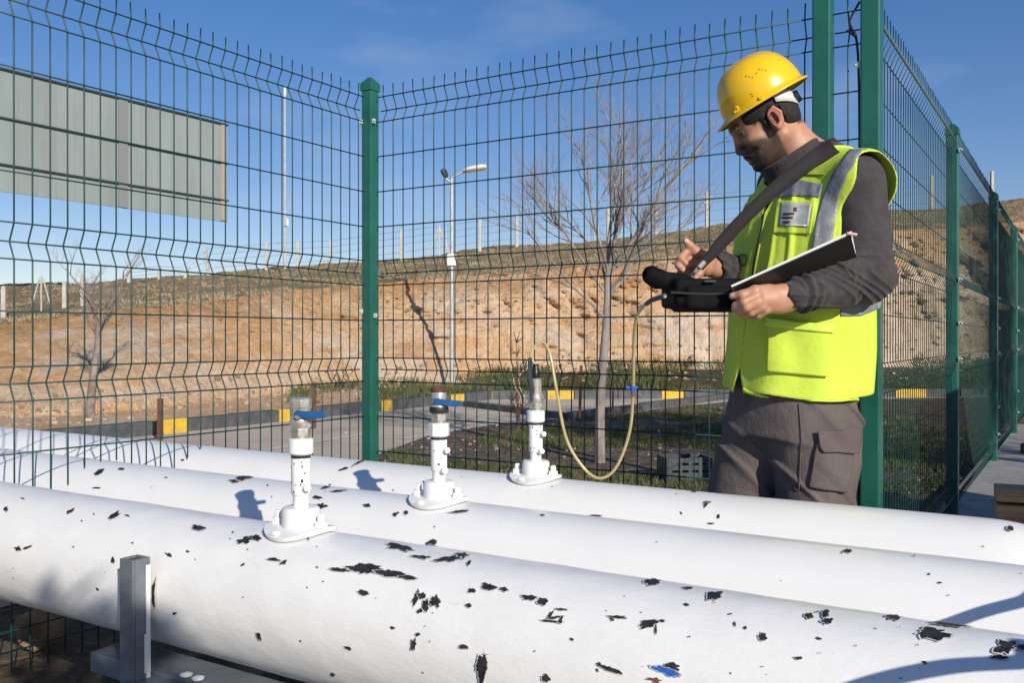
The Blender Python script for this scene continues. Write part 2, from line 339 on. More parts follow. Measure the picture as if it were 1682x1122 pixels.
# ------------------------------------------------------------------ ground cover
def blades(name, spots, m, hlo, hhi, per, spread, wd, seed, lean=.5):
    rnd = random.Random(seed); V, Fq = [], []
    for p in spots:
        for _ in range(per):
            a = rnd.uniform(0, 6.283); r = spread * math.sqrt(rnd.random()); x, y = p[0] + r * math.cos(a), p[1] + r * math.sin(a)
            h = rnd.uniform(hlo, hhi); d = rnd.uniform(0, 6.283); dx, dy = math.cos(d) * wd, math.sin(d) * wd
            lx, ly = rnd.uniform(-lean, lean) * h, rnd.uniform(-lean, lean) * h; n = len(V)
            V += [(x - dx, y - dy, p[2] - .01), (x + dx, y + dy, p[2] - .01), (x + lx, y + ly, p[2] + h)]; Fq.append((n, n + 1, n + 2))
    return tag(meshnp(name, np.array(V), np.array(Fq), m, smooth=False), kind='stuff')
DRY = mat('dry_grass', (.50, .40, .25), .9, col2=(.28, .23, .13), scale=1.3)
GRN = mat('short_green_grass', (.055, .085, .018), .85, col2=(.10, .11, .035), scale=2.2, col3=(.17, .14, .075), scale3=3.5, lo3=.5, hi3=.62)
rnd = random.Random(5)
sp = []
for _ in range(9000):
    px = rnd.uniform(-150, 1900); t = rnd.random() ** 1.3; p = hill_z(px, t)
    if noise.noise(p * .9) > -.15: sp.append(p)
blades('dry_grass', sp, DRY, .015, .07, 9, .2, .007, 6, 1.3)
sp = []
for _ in range(5000):
    px = rnd.uniform(480, 1900); j = int((px + 760) / 3260 * (NC - 1)); p = Vector(HV[j, rnd.randint(0, 12)])
    if noise.noise(p * 1.1) > -.1: sp.append(p)
blades('verge_grass', sp, GRN, .04, .14, 5, .12, .01, 7)
sp = []
def inpoly(x, y, poly):
    c_ = False
    for i in range(len(poly)):
        a, b = poly[i], poly[i - 1]
        if (a[1] > y) != (b[1] > y) and x < (b[0] - a[0]) * (y - a[1]) / (b[1] - a[1]) + a[0]: c_ = not c_
    return c_
gp = [tuple(p.xy) for p in (e0, e1, e2, e3, e4, e5, W(5, 14.5), W(5, 4.2), W(-.6, 4.2))]
k = 0
while k < 15000:
    x, y = rnd.uniform(-8, 1), rnd.uniform(3, 14); 
    if inpoly(x, y, gp):
        k += 1
        if noise.noise(Vector((x * .8, y * .8, 0))) + .25 * noise.noise(Vector((x * 3, y * 3, 0))) > (.02 if x < -3.6 else -.12): sp.append((x, y, 0))
blades('lawn_grass', sp, GRN, .015, .06, 7, .08, .006, 8, .9)
sp = []
for _ in range(900):
    x, y = rnd.uniform(-8, 1), rnd.uniform(3, 13)
    if inpoly(x, y, gp): sp.append((x, y, 0))
blades('leaf_litter', sp, mat('dead_leaves', (.20, .12, .06), .9, col2=(.34, .25, .15), scale=20), .004, .02, 4, .12, .008, 9, 1.2)
pm = MB(); rnd = random.Random(12)
for _ in range(1400):
    x, y = rnd.uniform(-8.6, 1), rnd.uniform(2.6, 13)
    if inpoly(x, y, gp) or (rnd.random() < .15 and y < 12 and x < -3):
        s_ = rnd.uniform(.005, .016); rt = Matrix.Rotation(rnd.uniform(0, 6), 3, 'Z') @ Matrix.Rotation(rnd.uniform(0, 1), 3, 'X'); pm.box((x, y, s_ * .4), (s_, s_ * .8, s_ * .6), rt)
for _ in range(1200):
    px = rnd.uniform(-50, 1800); j = int((px + 760) / 3260 * (NC - 1)); p = HV[j, rnd.randint(4, 22)]
    s_ = .01 + .035 * rnd.random() ** 4; rt = Matrix.Rotation(rnd.uniform(0, 6), 3, 'Z') @ Matrix.Rotation(rnd.uniform(0, 1), 3, 'X'); pm.box(p, (s_, s_ * .8, s_ * .6), rt)
tag(pm.build('loose_stones', mat('limestone_rubble', (.42, .34, .25), .9, col2=(.26, .18, .11), scale=5)), kind='stuff')

# ------------------------------------------------------------------ green welded mesh fences
WZ = [2.034, 1.98, 1.928, 1.78, 1.63, 1.48, 1.335, 1.282, 1.23, 1.08, .92, .87, .82, .67, .52, .37, .27, .22, .17]
MID = {1.98, 1.282, .87, .22}
def off(z, d):
    for m_ in MID:
        if abs(z - m_) < .001: return d
    return 0
def panel(name, parent, p, q, bulge, zmin=None, step=.0545, seed=0, hor_until=None, lab=None, r=.0026):
    """wires of one panel from p to q; zmin(s, pt) gives where each upright ends"""
    rnd = random.Random(seed); p, q = Vector(p), Vector(q); d = q - p; Lg = d.length; d.normalize(); mb = MB()
    n = int(Lg / step); s0 = (Lg - (n - 1) * step) / 2; b = Vector(bulge)
    for z in WZ:
        if hor_until and z < hor_until: continue
        o_ = b * off(z, .024); mb.tube([p + o_ + Vector((0, 0, z)), q + o_ + Vector((0, 0, z))], r, 5)
    for i in range(n):
        s_ = s0 + i * step; base = p + d * s_; zm = zmin(base) if zmin else .14
        pts = [(2.085, 0)] + [(z, off(z, .024)) for z in WZ if z > zm] + [(zm, 0)]
        j = rnd.uniform(-.003, .003); jj = rnd.uniform(-.004, .004)
        mb.tube([base + b * (o_ + .004) + d * (j * (z > 2.05)) + Vector((0, 0, z + (jj if z > 2.05 else 0))) for z, o_ in pts], r, 5)
    o = mb.build(name, WIREM, parent, smooth=True, ang=180); return tag(o, lab) if lab else o
def post(parent, x, y, top=2.115, bot=0.0, w_=.054, rz=0, clips=(), lab=None):
    mb = MB(); h = w_ / 2; rot = Matrix.Rotation(rz, 3, 'Z')
    mb.box((x, y, (top - .045 + bot) / 2), (h, h, (top - .045 - bot) / 2), rot)
    o = mb.build('post', GREEN, parent, bevel=.006)
    c_ = MB(); t_ = top - .045; k_ = h + .004; pts = [Vector((sx * k_, sy * k_, 0)) for sx, sy in ((-1, -1), (1, -1), (1, 1), (-1, 1))]
    V = [Vector((x, y, t_ - .025)) + p_ for p_ in pts] + [Vector((x, y, t_ + .008)) + p_ for p_ in pts] + [Vector((x, y, t_ + .036)) + p_ * .25 for p_ in pts]
    c_.add(V, [(0, 1, 5, 4), (1, 2, 6, 5), (2, 3, 7, 6), (3, 0, 4, 7), (4, 5, 9, 8), (5, 6, 10, 9), (6, 7, 11, 10), (7, 4, 8, 11), (8, 9, 10, 11), (3, 2, 1, 0)])
    c_.build('post_cap', GREEN, o, bevel=.002)
    for dx, dy, z in clips:
        q_ = MB(); q_.box((x + dx, y + dy, z), (.0065, .0065, .010)); q_.tube([(x + dx, y + dy, z), (x + dx * 1.35, y + dy * 1.35, z)], .005, 6)
        q_.build('clip', PLASTIC, o, bevel=.002)
    return o
CN, RN = 3.01, -.56          # y of the far fence, x of the right fence
LX = -2.6                    # x of the left fence
PIPES = [(1.34, .470), (1.76, .470), (2.17, .474)]; PR = .145
def zleft(pt):
    y = pt.y + .01
    for (yc, zc) in PIPES:
        if abs(y - yc) < PR + .006: return zc + math.sqrt(max(0, (PR + .006) ** 2 - (y - yc) ** 2))
    if y < PIPES[2][0]: return .47 + .06 * math.sin(y * 40)
    return .12
f1 = empty('mesh_fence', 'green welded mesh fence on the left, its lower edge cut away over the white pipes', 'fence', (0, 0, 0))
panel('mesh_panel', f1, (LX, CN - .04, 0), (LX, 1.0, 0), (-1, 0, 0), zleft, seed=1, hor_until=.66)
panel('mesh_panel', f1, (LX, .93, 0), (LX, -1.1, 0), (-1, 0, 0), None, seed=2)
lw = MB()                      # what is left of the panel below the pipes
for z in (.10, .16, .22, .29): lw.tube([(LX, 3.0, z), (LX, 1.0, z + .004)], .0026, 5)
for i in range(37): lw.tube([(LX, 1.02 + i * .0545, .30), (LX, 1.02 + i * .0545, .04)], .0026, 5)
lw.build('mesh_panel', WIREM, f1)
post(f1, LX, .965, clips=[(.02, .045, 1.9)])
f2 = empty('mesh_fence', 'green welded mesh fence behind the man, from the corner post to the two tall posts', 'fence', (0, 0, 0))
panel('mesh_panel', f2, (LX + .04, CN, 0), (-.735, CN, 0), (0, 1, 0), None, seed=3, step=.0535)
panel('mesh_panel', f2, (-.675, CN, 0), (-.585, CN, 0), (0, 1, 0), None, seed=4, step=.07)
post(f2, LX, CN, top=2.135, clips=[(.036, -.02, 1.93), (-.02, -.036, 1.93), (.036, -.01, 1.1), (-.02, -.036, 1.12)])
post(f2, -.706, CN, top=2.30, w_=.058, clips=[])
post(f2, RN, CN + .01, top=2.32, w_=.060, clips=[(-.036, -.015, 1.86)])
cb = MB(); cb.tube(catmull([(RN - .035, CN, 2.06), (RN - .062, CN - .01, 2.0), (RN - .045, CN - .02, 1.95), (RN - .07, CN - .01, 1.97), (RN - .04, CN, 1.9), (RN - .034, CN, 1.3), (RN - .036, CN, .4)], 8), .004, 6)
cb.build('cable_tie', BLACKPL, f2, smooth=True)
f3 = empty('mesh_fence', 'green welded mesh fence running away on the right of the man', 'fence', (0, 0, 0))
ys_ = [CN + .05, 5.11, 7.62, 10.0, 12.4, 14.8]
for i in range(len(ys_) - 1):
    panel('mesh_panel', f3, (RN, ys_[i] + (.03 if i else 0), 0), (RN, ys_[i + 1] - .03, 0), (1, 0, 0), None, seed=5 + i, step=.0535, r=.0020)
for i, y in enumerate(ys_[1:]):
    post(f3, RN, y, top=2.10, w_=.058, clips=[(.036, -.03, z) for z in (1.95, 1.3, 1.08, .9, .5, .3)] if i < 3 else ())

# ------------------------------------------------------------------ pipes
EPS = .0007
def pipe_surf(k, x, th, lift=0):     # th: angle round the pipe, 0 = top, positive towards the camera
    yc, zc = PIPES[k]; r = PR + lift; return Vector((x, yc - r * math.sin(th), zc + r * math.cos(th)))
def pipe_hit(k, px, py):
    o = Vector((0, 0, 1)); d = W((px - 841) / F, 1, (557 - py) / F); yc, zc = PIPES[k]
    a = d.y ** 2 + d.z ** 2; b = 2 * (d.y * (0 - yc) + d.z * (1 - zc)); c_ = yc * yc + (1 - zc) ** 2 - PR * PR; q = b * b - 4 * a * c_
    t_ = (-b - math.sqrt(max(q, 0))) / (2 * a); p = o + d * t_; return p.x, math.atan2(yc - p.y, p.z - zc)
def pipe_thing(k, x0, x1, m, label, patches, elbow=False, seed=0):
    rnd = random.Random(seed); th = empty('gas_pipe', label, 'pipe', (0, 0, 0), group='white pipes side by side')
    nx, na = int((x1 - x0) / .02), 96; vs, fs = [], []
    for i in range(nx + 1):
        x = x0 + (x1 - x0) * i / nx
        for a in range(na):
            q = 2 * math.pi * a / na; rr = PR + .0012 * noise.noise(Vector((x * 3, q * 2, k * 7))) + (.0012 * noise.noise(Vector((x * 14, math.cos(q) * 3, math.sin(q) * 3))) if k == 0 else 0)
            vs.append((x, PIPES[k][0] - rr * math.sin(q), PIPES[k][1] + rr * math.cos(q)))
    last = nx
    if elbow:      # the pipe turns down
        Rb = .26
        for i in range(1, 25):
            al = math.pi / 2 * i / 24
            for a in range(na):
                q = 2 * math.pi * a / na; u_ = Rb + PR * math.cos(q)
                vs.append((x1 + u_ * math.sin(al), PIPES[k][0] - PR * math.sin(q), PIPES[k][1] - Rb + u_ * math.cos(al)))
        last = nx + 24
    for i in range(last):
        for a in range(na):
            b = (a + 1) % na; fs.append((i * na + a, i * na + b, (i + 1) * na + b, (i + 1) * na + a))
    mb = MB(); mb.add(vs, fs)
    nonstar = 0
    for (px, py, sx, sy, rot, mi) in patches:       # chips where the paint has come off down to the undercoat
        cx, ct = pipe_hit(k, px, py); p = pipe_surf(k, cx, ct); Z = (p - Vector((0, 0, 1))).dot(W(0, 1, 0)); mpp = Z / F
        # foreshortening of the surface along its circumference and axis
        h1 = pipe_hit(k, px + 1, py); h2 = pipe_hit(k, px, py + 1)
        J = Matrix(((h1[0] - cx, h2[0] - cx), ((h1[1] - ct) * PR, (h2[1] - ct) * PR)))
        c_, s_ = math.cos(rot), math.sin(rot); ph = rnd.uniform(0, 99); nonstar += 1; lift = EPS + (nonstar % 7) * .00012 + .0012 
        V, Fq = [], []; NA = 40; rings = (0, .35, .7, 1, 1.14); sx *= .9; sy *= .9
        for ri, rr in enumerate(rings):
            for a in range(NA if ri else 1):
                q = 2 * math.pi * a / NA
                wob = 1 + .62 * noise.noise(Vector((math.cos(q) * 1.3, math.sin(q) * 1.3, ph))) + .38 * noise.noise(Vector((math.cos(q) * 3.6, math.sin(q) * 3.6, ph + 5))) + .14 * noise.noise(Vector((math.cos(q) * 9, math.sin(q) * 9, ph + 9)))
                a_, b_ = math.cos(q) * sx * wob * rr, math.sin(q) * sy * wob * rr
                ux, uy = a_ * c_ - b_ * s_, a_ * s_ + b_ * c_
                o2 = J @ Vector((ux, uy)); V.append(pipe_surf(k, cx + o2[0], ct + o2[1] / PR, lift))
        for a in range(NA): Fq.append((0, 1 + a, 1 + (a + 1) % NA))
        for ri in range(1, 3):
            o1, o2_ = 1 + (ri - 1) * NA, 1 + ri * NA
            for a in range(NA): b = (a + 1) % NA; Fq.append((o1 + a, o2_ + a, o2_ + b, o1 + b))
        mb.add(V, Fq, mi)
        if sx * sy > 12:
            o1, o2_ = 1 + 2 * NA, 1 + 3 * NA; base_ = len(mb.v) - len(V); n0 = len(mb.f)
            for a in range(NA): b = (a + 1) % NA; mb.f.append((base_ + o1 + a, base_ + o2_ + a, base_ + o2_ + b, base_ + o1 + b)); mb.m.append(4)
    mb.build('pipe_wall', [m, BLACKP, BLUEP, RUSTP, EDGEP], th, smooth=True, ang=180)
    return th
def scat(x0, x1, y0f, y1f, n, seed, smax=4):
    rnd = random.Random(seed); out = []
    for _ in range(n):
        px = rnd.uniform(x0, x1); py = rnd.uniform(y0f(px), y1f(px)); s_ = smax * rnd.random() ** 2 + .9
        out.append((px, py, s_ * rnd.uniform(.8, 2.2), s_ * rnd.uniform(.5, 1), rnd.uniform(-.5, 1.2), 1))
    return out
top1 = lambda x: 792 + .149 * x + 12; bot1 = lambda x: 985 + .274 * x - 14
P1 = [(188, 848, 12, 4, -.6, 1), (115, 841, 8, 2.5, -.5, 1), (402, 889, 13, 6, -.3, 1), (420, 885, 9, 5, .2, 1), (325, 868, 12, 4.5, .05, 1), (278, 913, 6, 3, .5, 1), (186, 921, 3, 6, .3, 1),
      (30, 902, 5, 4, 0, 1), (45, 900, 8, 2, -.3, 1), (10, 838, 4, 4, 0, 1), (253, 978, 3, 24, .02, 1), (450, 921, 10, 3, .1, 1), (466, 926, 6, 3, -.4, 1),
      (560, 937, 18, 3, .05, 1), (600, 936, 28, 8, .08, 1), (640, 943, 22, 6, .12, 1), (668, 950, 18, 3, .1, 1), (655, 901, 22, 5, .2, 1), (690, 917, 18, 3, .05, 1), (735, 921, 26, 4.5, -.12, 1), (758, 915, 14, 5, -.2, 1), (771, 926, 3, 5, .4, 1),
      (708, 891, 0, 0, 0, 1), (597, 975, 9, 5, .1, 1), (684, 984, 5, 14, .45, 1), (694, 981, 9, 5, 0, 1), (700, 996, 6, 12, .3, 1), (716, 991, 10, 9, -.3, 1), (690, 1005, 8, 3, -.4, 1),
      (776, 972, 6, 4, 0, 1), (802, 965, 14, 6, .1, 1), (828, 970, 8, 3, .2, 1), (770, 996, 6, 3, .2, 1), (870, 984, 17, 4, .08, 1), (893, 990, 9, 6, .2, 1), (905, 1022, 20, 2.2, .1, 1), (912, 1016, 16, 2.2, -.2, 1), (905, 1012, 3, 8, .6, 1), (922, 1020, 3, 9, .5, 1), (922, 1003, 10, 2, .1, 1),
      (792, 1098, 10, 22, .05, 1), (680, 1060, 5, 9, .1, 1), (687, 1043, 5, 3, -.6, 1), (762, 1064, 8, 4, .1, 1), (897, 1115, 7, 7, 0, 1), (1003, 1100, 18, 4, .35, 1), (985, 1092, 4, 3, 0, 1), (646, 1032, 4, 3, .2, 1),
      (1015, 1016, 16, 3, .05, 1), (1006, 1019, 4, 4, 0, 1), (1063, 1027, 16, 6, -.25, 1), (1078, 1035, 2, 10, 0, 1), (1088, 1022, 6, 2, 0, 1), (1073, 958, 14, 6, .1, 1), (1172, 980, 14, 7, -.15, 1), (1095, 1104, 26, 6, .35, 2), (1104, 1096, 15, 6, .1, 1), (1075, 1098, 10, 3, .3, 1),
      (1253, 1048, 7, 7, .2, 1), (1330, 1014, 8, 5, .1, 1), (1357, 1010, 6, 7, .5, 1), (1360, 1023, 9, 5, -.2, 1), (1415, 1001, 26, 3.5, .12, 1), (1467, 1016, 13, 5.5, .05, 1), (1530, 1043, 30, 10, .06, 1), (1560, 1029, 30, 3, .12, 1), (1600, 1029, 26, 3, .1, 1), (1652, 1066, 19, 12, .05, 1), (1680, 1067, 12, 4, 0, 1), (1643, 1083, 12, 4, .05, 1),
      (1312, 1083, 7, 3, 0, 1), (1346, 1051, 5, 2, .4, 1), (1225, 1034, 3, 3, 0, 1), (425, 1045, 4, 8, -.5, 1), (572, 1065, 7, 3, .3, 1), (547, 1108, 4, 3, 0, 1), (1076, 1118, 12, 4, .2, 3), (1130, 968, 9, 2.5, 0, 1), (1670, 1010, 14, 4, -.3, 1)]
P1 = [p for p in P1 if p[2]] + scat(0, 1682, top1, lambda x: min(bot1(x), 1118), 60, 3, 1.6)
P2 = [(710, 893, 10, 6, .05, 1), (709, 900, 9, 4.5, .05, 2), (668, 843, 5, 3, -.3, 1), (650, 846, 6, 2.5, -.5, 1), (604, 832, 7, 3, 0, 1), (527, 833, 10, 5, -.2, 1), (520, 818, 8, 2.5, .1, 1), (163, 776, 11, 3.5, -.6, 1), (200, 771, 6, 2, 0, 1), (160, 802, 8, 1.5, 0, 1), (1393, 907, 7, 3.2, 0, 1), (1393, 908, 9, 1.6, 0, 1), (535, 802, 7, 2, -.2, 1),
      (385, 791, 9, 3, .0, 1), (400, 785, 12, 4, -.1, 1), (1527, 945, 2, 2, 0, 1), (555, 808, 12, 2, -.1, 1), (670, 812, 26, 3, .05, 3), (755, 842, 16, 2, -.1, 1)] + scat(180, 1682, lambda x: 745 + .109 * x, lambda x: 785 + .135 * x, 14, 4, 1.1)
P3 = [(1161, 827, 6, 3, -.2, 1), (1160, 830, 3, 5, .4, 1), (1142, 808, 6, 1.8, 0, 1), (980, 848, 12, 1.6, .05, 1), (1168, 861, 6, 1.6, 0, 1), (1660, 870, 7, 4, .0, 1), (1180, 850, 3, 4, 0, 1), (565, 771, 9, 2, -.3, 1), (590, 760, 10, 2, -.4, 1), (545, 744, 10, 2, -.2, 1)] + scat(260, 1640, lambda x: 716 + .081 * x, lambda x: 745 + .10 * x, 10, 5, .9)
pipe_thing(0, -6.5, .75, PAINT2, 'nearest white pipe, its flaking paint showing black patches', P1, seed=1)
pipe_thing(1, -6.5, .75, PAINT, 'middle white pipe with smoother paint and a few black chips', P2, seed=2)
pipe_thing(2, -6.5, -.17, PAINT, 'farthest white pipe, just in front of the man, bending down at its right end', P3, elbow=True, seed=3)

# steel frame that carries the nearest pipe
sx_, sth = -1.50, 0
fr = empty('pipe_support', 'grey steel support post and bracket in front of the nearest pipe', 'pipe support', (0, 0, 0))
mb = MB(); c0 = D(223, 915, 1.86); 
x0, y0 = c0.x, PIPES[0][0] - PR - .026
for (cx, cy, hx, hy) in ((x0, y0 - .018, .021, .003), (x0, y0 + .018, .021, .003), (x0 - .018, y0, .003, .0145), (x0 + .018, y0, .003, .0145)):
    mb.box((cx, cy, .33), (hx, hy, .225))
mb.build('square_post', GREYST, fr, bevel=.002)
mb = MB(); mb.box((x0, y0, .548), (.0145, .0145, .003)); mb.build('rusty_insert', RUST, fr)
mb = MB(); mb.box((x0 + .0225, y0 + .014, .42), (.0012, .0045, .12)); mb.box((x0 + .0223, y0 + .0125, .36), (.0009, .007, .04)); mb.box((x0 + .0223, y0 + .013, .24), (.0009, .0025, .06)); mb.build('white_paint_streak', PAINT, fr)
mb = MB(); mb.box((x0 + .10, 1.25, .295), (.30, .05, .022)); mb.box((x0 + .05, 1.7, .285), (.05, .75, .025)); mb.build('cross_beam', GREYST, fr, bevel=.003)
mb = MB()
for dx in (.10, .135): mb.lathe([(.001, .0), (.012, .001), (.013, .004), (.006, .007)], 14, (x0 + dx, 1.215, .318))
mb.build('paint_drip', PAINT, fr, smooth=True)
bm_ = MB(); bm_.box((-.9, 1.14, .19), (.5, .06, .06), Matrix.Rotation(R(14), 3, 'Z')); 
tag(bm_.build('concrete_block', mat('tan_concrete', (.42, .35, .25), .9, col2=(.33, .27, .19), scale=8, bump=.5, bscale=60, bdist=.003), bevel=.01), 'tan concrete block beneath the nearest pipe, right of the steel support', 'block')
rk = MB(); rnd = random.Random(3)
bmm = bmesh.new(); bmesh.ops.create_icosphere(bmm, subdivisions=4, radius=1)
for v_ in bmm.verts:
    v_.co *= 1 + .35 * noise.noise(v_.co * 1.3) + .12 * noise.noise(v_.co * 4); v_.co = Vector((v_.co.x * .065, v_.co.y * .07, v_.co.z * .06))
me = bpy.data.meshes.new('rock'); bmm.to_mesh(me); me.materials.append(mat('tan_rock', (.36, .25, .15), .9, col2=(.20, .13, .075), scale=9, bump=.8, bscale=30, bdist=.01)); me.shade_smooth()
o = bpy.data.objects.new('rock', me); COL.objects.link(o); o.location = G(66, 1035, .07) ; tag(o, 'tan rock on the ground under the pipes at the far left, seen through wire mesh', 'rock')

# ------------------------------------------------------------------ valves
def bolt(parent, p, r=.008, h=.03, m=None):
    b = MB(); b.lathe([(r * 1.7, 0), (r * 1.7, h * .45), (r, h * .45), (r, h), (r * .6, h + .002)], 6, p); return b.build('bolt', m or PAINT, parent, bevel=.001)
def blob_outline(n, rx, ry, ph):
    return [(rx * math.cos(q) * (1 + .10 * math.cos(2 * q + ph)), ry * math.sin(q)) for q in [2 * math.pi * i / n for i in range(n)]]
VS = .88
def valve(k, px, label, kind):
    yc, zc = PIPES[k]; zt = zc + PR; kk_ = (px - 841) / F; x = yc * (kk_ * CY - SY) / (CY + kk_ * SY)
    v = empty('gas_valve', label, 'valve', (x, yc, zt), group='valve stubs rising from the white pipes'); v.scale = (.95, .95, VS)
    # saddle flange lying over the pipe
    sd = MB(); nx_, ny_ = 24, 24; V, Fq = [], []; rx, ry = .076, .072
    for lift in (.003, .013):
        for i in range(nx_ + 1):
            for a in range(ny_):
                q = 2 * math.pi * a / ny_; rr = i / nx_; xx, yy = rx * math.cos(q) * rr, ry * math.sin(q) * rr * (1 + .0 * math.cos(2 * q))
                rr2 = PR + lift; al = yy / PR; V.append((xx, math.sin(al) * rr2, math.cos(al) * rr2 - PR))
    n1 = (nx_ + 1) * ny_
    for i in range(nx_):
        for a in range(ny_):
            b = (a + 1) % ny_; Fq.append((n1 + i * ny_ + a, n1 + (i + 1) * ny_ + a, n1 + (i + 1) * ny_ + b, n1 + i * ny_ + b))
    for a in range(ny_):
        b = (a + 1) % ny_; i = nx_; Fq.append((i * ny_ + a, i * ny_ + b, n1 + i * ny_ + b, n1 + i * ny_ + a))
    sd.add(V, Fq); so_ = sd.build('saddle_flange', PAINT, v, smooth=True, ang=50)
    sk = MB(); sk.lathe([(.040, .0), (.040, .043), (.036, .048), (.020, .050)], 28, (0, 0, .004)); sk.build('socket', PAINT, v, smooth=True)
    for (bx, by) in ((-.056, -.010), (.057, .002), (.0, .058), (-.012, -.058)):
        al = by / PR; bolt(v, (bx, math.sin(al) * (PR + .01), math.cos(al) * (PR + .011) - PR), .0085, .028 if by > -.05 else .006)
    r = .0195
    z0 = .05
    nk = MB(); nk.lathe([(.0165, z0), (.0165, z0 + .028), (.019, z0 + .030), (r + .001, z0 + .036), (r + .001, z0 + .115), (.018, z0 + .120), (.018, z0 + .128)], 24); 0
    for (zz, q) in ((z0 + .035, -.5), (z0 + .088, -.3)) if kind != 'a' else ((z0 + .05, -.4),):
        b = MB(); dd = Vector((math.cos(q), math.sin(q), 0)); b.tube([dd * .018 + Vector((0, 0, zz)), dd * .034 + Vector((0, 0, zz))], .0055, 10); b.tube([dd * .033 + Vector((0, 0, zz)), dd * .037 + Vector((0, 0, zz))], .0085, 6); b.build('test_nipple', PAINT, v)
    bl = nk; rnd = random.Random(k)
    for _ in range(12 if kind != 'b' else 5):   # chips on the riser
        q = rnd.uniform(-2.6, -.3); zz = z0 + rnd.uniform(.03, .115); w2, h2 = rnd.uniform(.04, .15), rnd.uniform(.001, .0035)
        if kind == 'a' and rnd.random() < .4: h2 *= 1.8; q = rnd.uniform(-1.0, -.3)
        rr = r + .0017 + rnd.random() * .0003
        bl.add([(rr * math.cos(q + w2 * s1 * f1_), rr * math.sin(q + w2 * s1 * f1_), zz + h2 * s2) for s1, s2, f1_ in ((-1, -.6, 1), (0, -1, 1), (1, -.3, 1), (.8, .7, 1), (0, 1, 1), (-1, .5, 1))], [(0, 1, 2, 3, 4, 5)], 1)
    bl.build('riser_tube', [PAINT, BLACKP], v, smooth=True)
    zc_ = z0 + .126
    cl = MB(); cl.lathe([(.022, zc_ - .004), (.0265, zc_), (.0265, zc_ + .032), (.023, zc_ + .034)], 8 if kind == 'b' else 28, (0, 0, 0)); cl.build('union_collar', PAINT, v, smooth=True, ang=30)
    ring = MB(); ring.lathe([(.0185, zc_ - .016), (.0205, zc_ - .012), (.0205, zc_ - .005), (.0185, zc_ - .003)], 24); ring.build('sealing_ring', BLACKP, v, smooth=True)
    zb = zc_ + .034
    th_ = MB(); th_.lathe([(.018, zb - .004), (.018, zb + .006), (.0165, zb + .007)], 24); th_.build('thread', STEEL, v)
    hx = MB(); hx.lathe([(.019, zb + .004), (.0215, zb + .006), (.0215, zb + .022), (.019, zb + .024)], 6); hx.build('lower_nut', STEEL, v, bevel=.001)
    bd = MB(); bd.lathe([(.0165, zb + .02), (.022, zb + .028), (.0235, zb + .038), (.022, zb + .048), (.0165, zb + .056)], 24); bd.build('ball_housing', CHROME if kind != 'b' else STEEL, v, smooth=True)
    return v, zb, x
v1, zb, xv1 = valve(0, 494, 'valve with a clear nickel top cap and blue lever, on the nearest pipe', 'a')
hx = MB(); hx.lathe([(.017, zb + .052), (.0205, zb + .056), (.0205, zb + .068), (.023, zb + .070), (.024, zb + .088), (.021, zb + .092), (.008, zb + .093)], 8); hx.build('top_cap', CHROME, v1, bevel=.0012)
def lever(v, zb, pts, wd, m, m2=None):
    p = [Vector(q) for q in pts]; b = MB(); d = (p[-1] - p[0]).normalized(); sd_ = d.cross(Vector((0, 0, 1))); sd_ = sd_.normalized() if sd_.length > .1 else Vector((1, 0, 0)); up = sd_.cross(d)
    V, Fq = [], []
    for i, q in enumerate(p):
        ww = wd * (1.0 if i < len(p) - 1 else .8); tk = .0032
        for a_, b_ in ((-1, -1), (1, -1), (1, 1), (-1, 1)): V.append(q + up * a_ * ww + sd_ * b_ * tk)
    for i in range(len(p) - 1):
        for a in range(4): b2 = (a + 1) % 4; Fq.append((i * 4 + a, i * 4 + b2, i * 4 + 4 + b2, i * 4 + 4 + a))
    Fq += [(3, 2, 1, 0), tuple(len(V) - 4 + i for i in range(4))]; b.add(V, Fq); return b.build('lever', m, v, bevel=.0025)
Ld = W(1, -.12).normalized() * 1.0
def LV(s_, z_, o_=0): return Ld * s_ + W(0, -1).normalized() * o_ + Vector((0, 0, z_))
lever(v1, zb, [LV(-.006, zb + .058, .026), LV(.02, zb + .056, .027), LV(.034, zb + .055, .027), LV(.062, zb + .057, .026)], .0085, BLUEH)
sp_ = MB(); sp_.tube([LV(0, zb + .045, .014), LV(0, zb + .052, .030)], .006, 8); sp_.build('spindle', STEEL, v1)
v2, zb, xv2 = valve(1, 721, 'valve with a dark open top and blue lever, on the middle pipe', 'b')
hx = MB(); hx.lathe([(.017, zb + .05), (.0185, zb + .058), (.0185, zb + .082), (.0175, zb + .084)], 20); hx.build('outlet_body', CHROME, v2, smooth=True)
hx = MB(); hx.lathe([(.020, zb + .084), (.0215, zb + .086), (.0215, zb + .094), (.018, zb + .096), (.018, zb + .09)], 20); hx.build('outlet_rim', RUST, v2, smooth=True)
lever(v2, zb, [LV(-.012, zb + .060, .020), LV(.02, zb + .056, .022), LV(.045, zb + .054, .022), LV(.062, zb + .055, .022)], .0085, BLUEH)
dv = MB(); dv.lathe([(.019, zb + .024), (.024, zb + .03), (.0245, zb + .04), (.02, zb + .05)], 20); dv.build('black_gasket', BLACKP, v2, smooth=True)
v3, zb, xv3 = valve(2, 880, 'valve with upright grey lever and the hose on top, on the farthest pipe', 'c')
hx = MB(); hx.lathe([(.0165, zb + .05), (.0175, zb + .056), (.0175, zb + .098), (.015, zb + .10)], 20); hx.build('outlet_body', CHROME, v3, smooth=True)
hx = MB(); hx.lathe([(.010, zb + .10), (.012, zb + .104), (.0115, zb + .125), (.009, zb + .129), (.009, zb + .145)], 12); hx.build('hose_connector', BLACKPL, v3, smooth=True)
lever(v3, zb, [LV(-.010, zb + .028, .022), LV(-.011, zb + .07, .024), LV(-.017, zb + .10, .026), LV(-.017, zb + .165, .026)], .0105, DKGREY)
